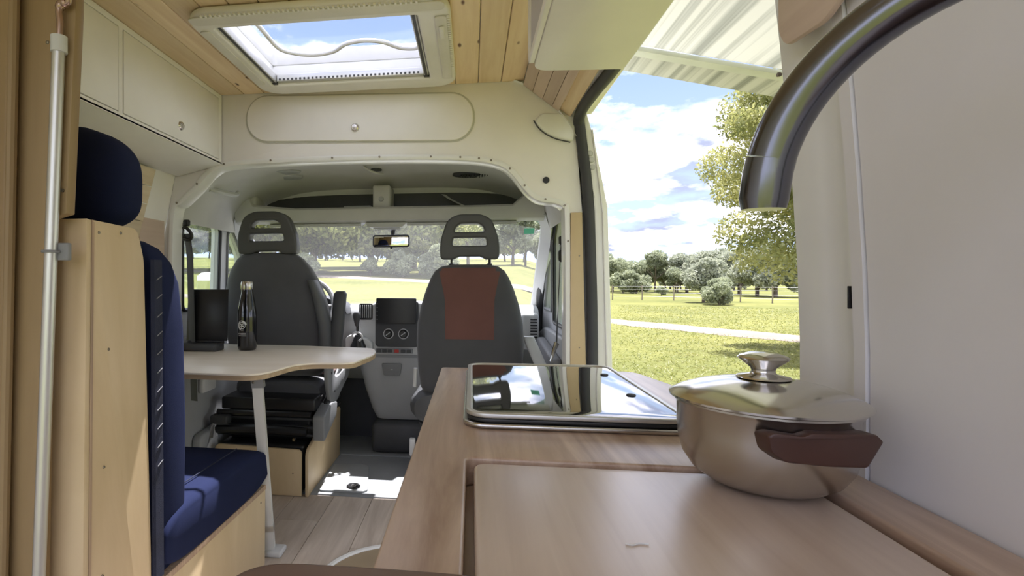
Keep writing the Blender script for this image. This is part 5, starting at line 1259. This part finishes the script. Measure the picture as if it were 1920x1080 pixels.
for k_, be, dist, s_, lb in row:
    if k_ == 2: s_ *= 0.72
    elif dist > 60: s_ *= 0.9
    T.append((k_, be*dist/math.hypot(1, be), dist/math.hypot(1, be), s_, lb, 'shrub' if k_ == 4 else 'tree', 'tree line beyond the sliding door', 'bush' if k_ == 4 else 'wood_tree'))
for k in range(22):
    be_ = -0.62 + 0.034*k; d_ = 88 + 6*((k*5) % 4)
    T.append((1 if k % 2 else 0, be_*d_, d_, 0.9 if k % 2 else 0.75, 'distant tree on the rise behind the front oaks', 'tree', 'far trees ahead of the van', 'wood_tree'))
for i, (k_, x, y, s_, lb, ct, gp, nm) in enumerate(T):
    new_tree(k_, i+1, (x, y, gz(x, y)), s_, i*1.37, lb, ct, gp, nm)
# big near oak outside the sliding door
r2 = random.Random(21)
bt_ = thing('oak_tree', 'large near oak with yellow-green crown filling the right of the door view', 'tree', (10.2, 13.6, gz(10.2, 13.6)))
bl = []
for k in range(190):
    a = r2.uniform(0, 2*PI); q = r2.random(); zc_ = 2.45 + 5.9*q
    env = 4.3*math.sqrt(max(0.05, 1-((q-0.30)/0.78)**2)); rad = env*math.sqrt(r2.uniform(0.25, 1.0))*0.92
    s_ = r2.uniform(0.5, 1.0)
    bl.append((10.2+rad*math.cos(a), 13.6+rad*math.sin(a), zc_-0.9 + 0.25*math.sin(3*a), s_, s_*0.75))
obj('crown', leaves(bl, 1000, 0.055, 5, 0.35), 'leaf_oak', bt_)
tk = trunk_mesh(4, 4.2, 0.34); tk.v = [(x+10.2, y+13.6, z+gz(10.2, 13.6)) for x, y, z in tk.v]
obj('trunk', tk, 'bark', bt_)
# wire fence
fe = thing('wire_fence', 'thin wire fence on wooden posts along the far meadow edge', 'fence', (16, 50, -0.6))
fpts = [(11.6, 46.5), (14.1, 47.0), (16.4, 46.4), (18.4, 45.2), (20.0, 43.2), (21.4, 41.6), (22.6, 40.2), (23.6, 38.8)]
first = None
for x, y in fpts:
    obj('post', MB().tube([(x, y, gz(x, y)-0.2), (x+0.03, y, gz(x, y)+0.5), (x, y, gz(x, y)+1.25)], [0.05, 0.045, 0.04], 7), 'post_wood', fe)
for h_ in (0.3, 0.6, 0.9, 1.15):
    obj('wire', MB().tube([(x, y, gz(x, y)+h_) for x, y in fpts], 0.006, 4), 'aluminium', fe)
# grass tufts (uncountable)
g_ = np.random.default_rng(3); n_ = 26000
be = g_.uniform(0.14, 0.62, n_); rr_ = 6.5 + 32*g_.random(n_)**1.5
x = rr_*be/np.sqrt(1+be**2); y = rr_/np.sqrt(1+be**2)
z = np.array([gz(a, b_) for a, b_ in zip(x, y)])
ang = g_.random(n_)*2*PI; h_ = 0.015 + 0.04*g_.random(n_); w_ = 0.004 + 0.0006*rr_
tx, ty = np.cos(ang), np.sin(ang); ln = g_.normal(size=(n_, 2))*0.05
v = np.stack([np.stack([x-tx*w_, y-ty*w_, z], 1), np.stack([x+tx*w_, y+ty*w_, z], 1), np.stack([x+ln[:, 0], y+ln[:, 1], z+h_], 1)], 1).reshape(-1, 3)
# keep the track bare
me = bpy.data.meshes.new('grass'); me.vertices.add(n_*3); me.vertices.foreach_set('co', v.astype(np.float32).ravel())
me.loops.add(n_*3); me.loops.foreach_set('vertex_index', np.arange(n_*3, dtype=np.int32))
me.polygons.add(n_); me.polygons.foreach_set('loop_start', np.arange(0, n_*3, 3, dtype=np.int32)); me.update(calc_edges=True)
tag(obj('meadow_grass', me, 'grass_blade'), 'short meadow grass blades outside the sliding door', 'grass', kind='stuff')
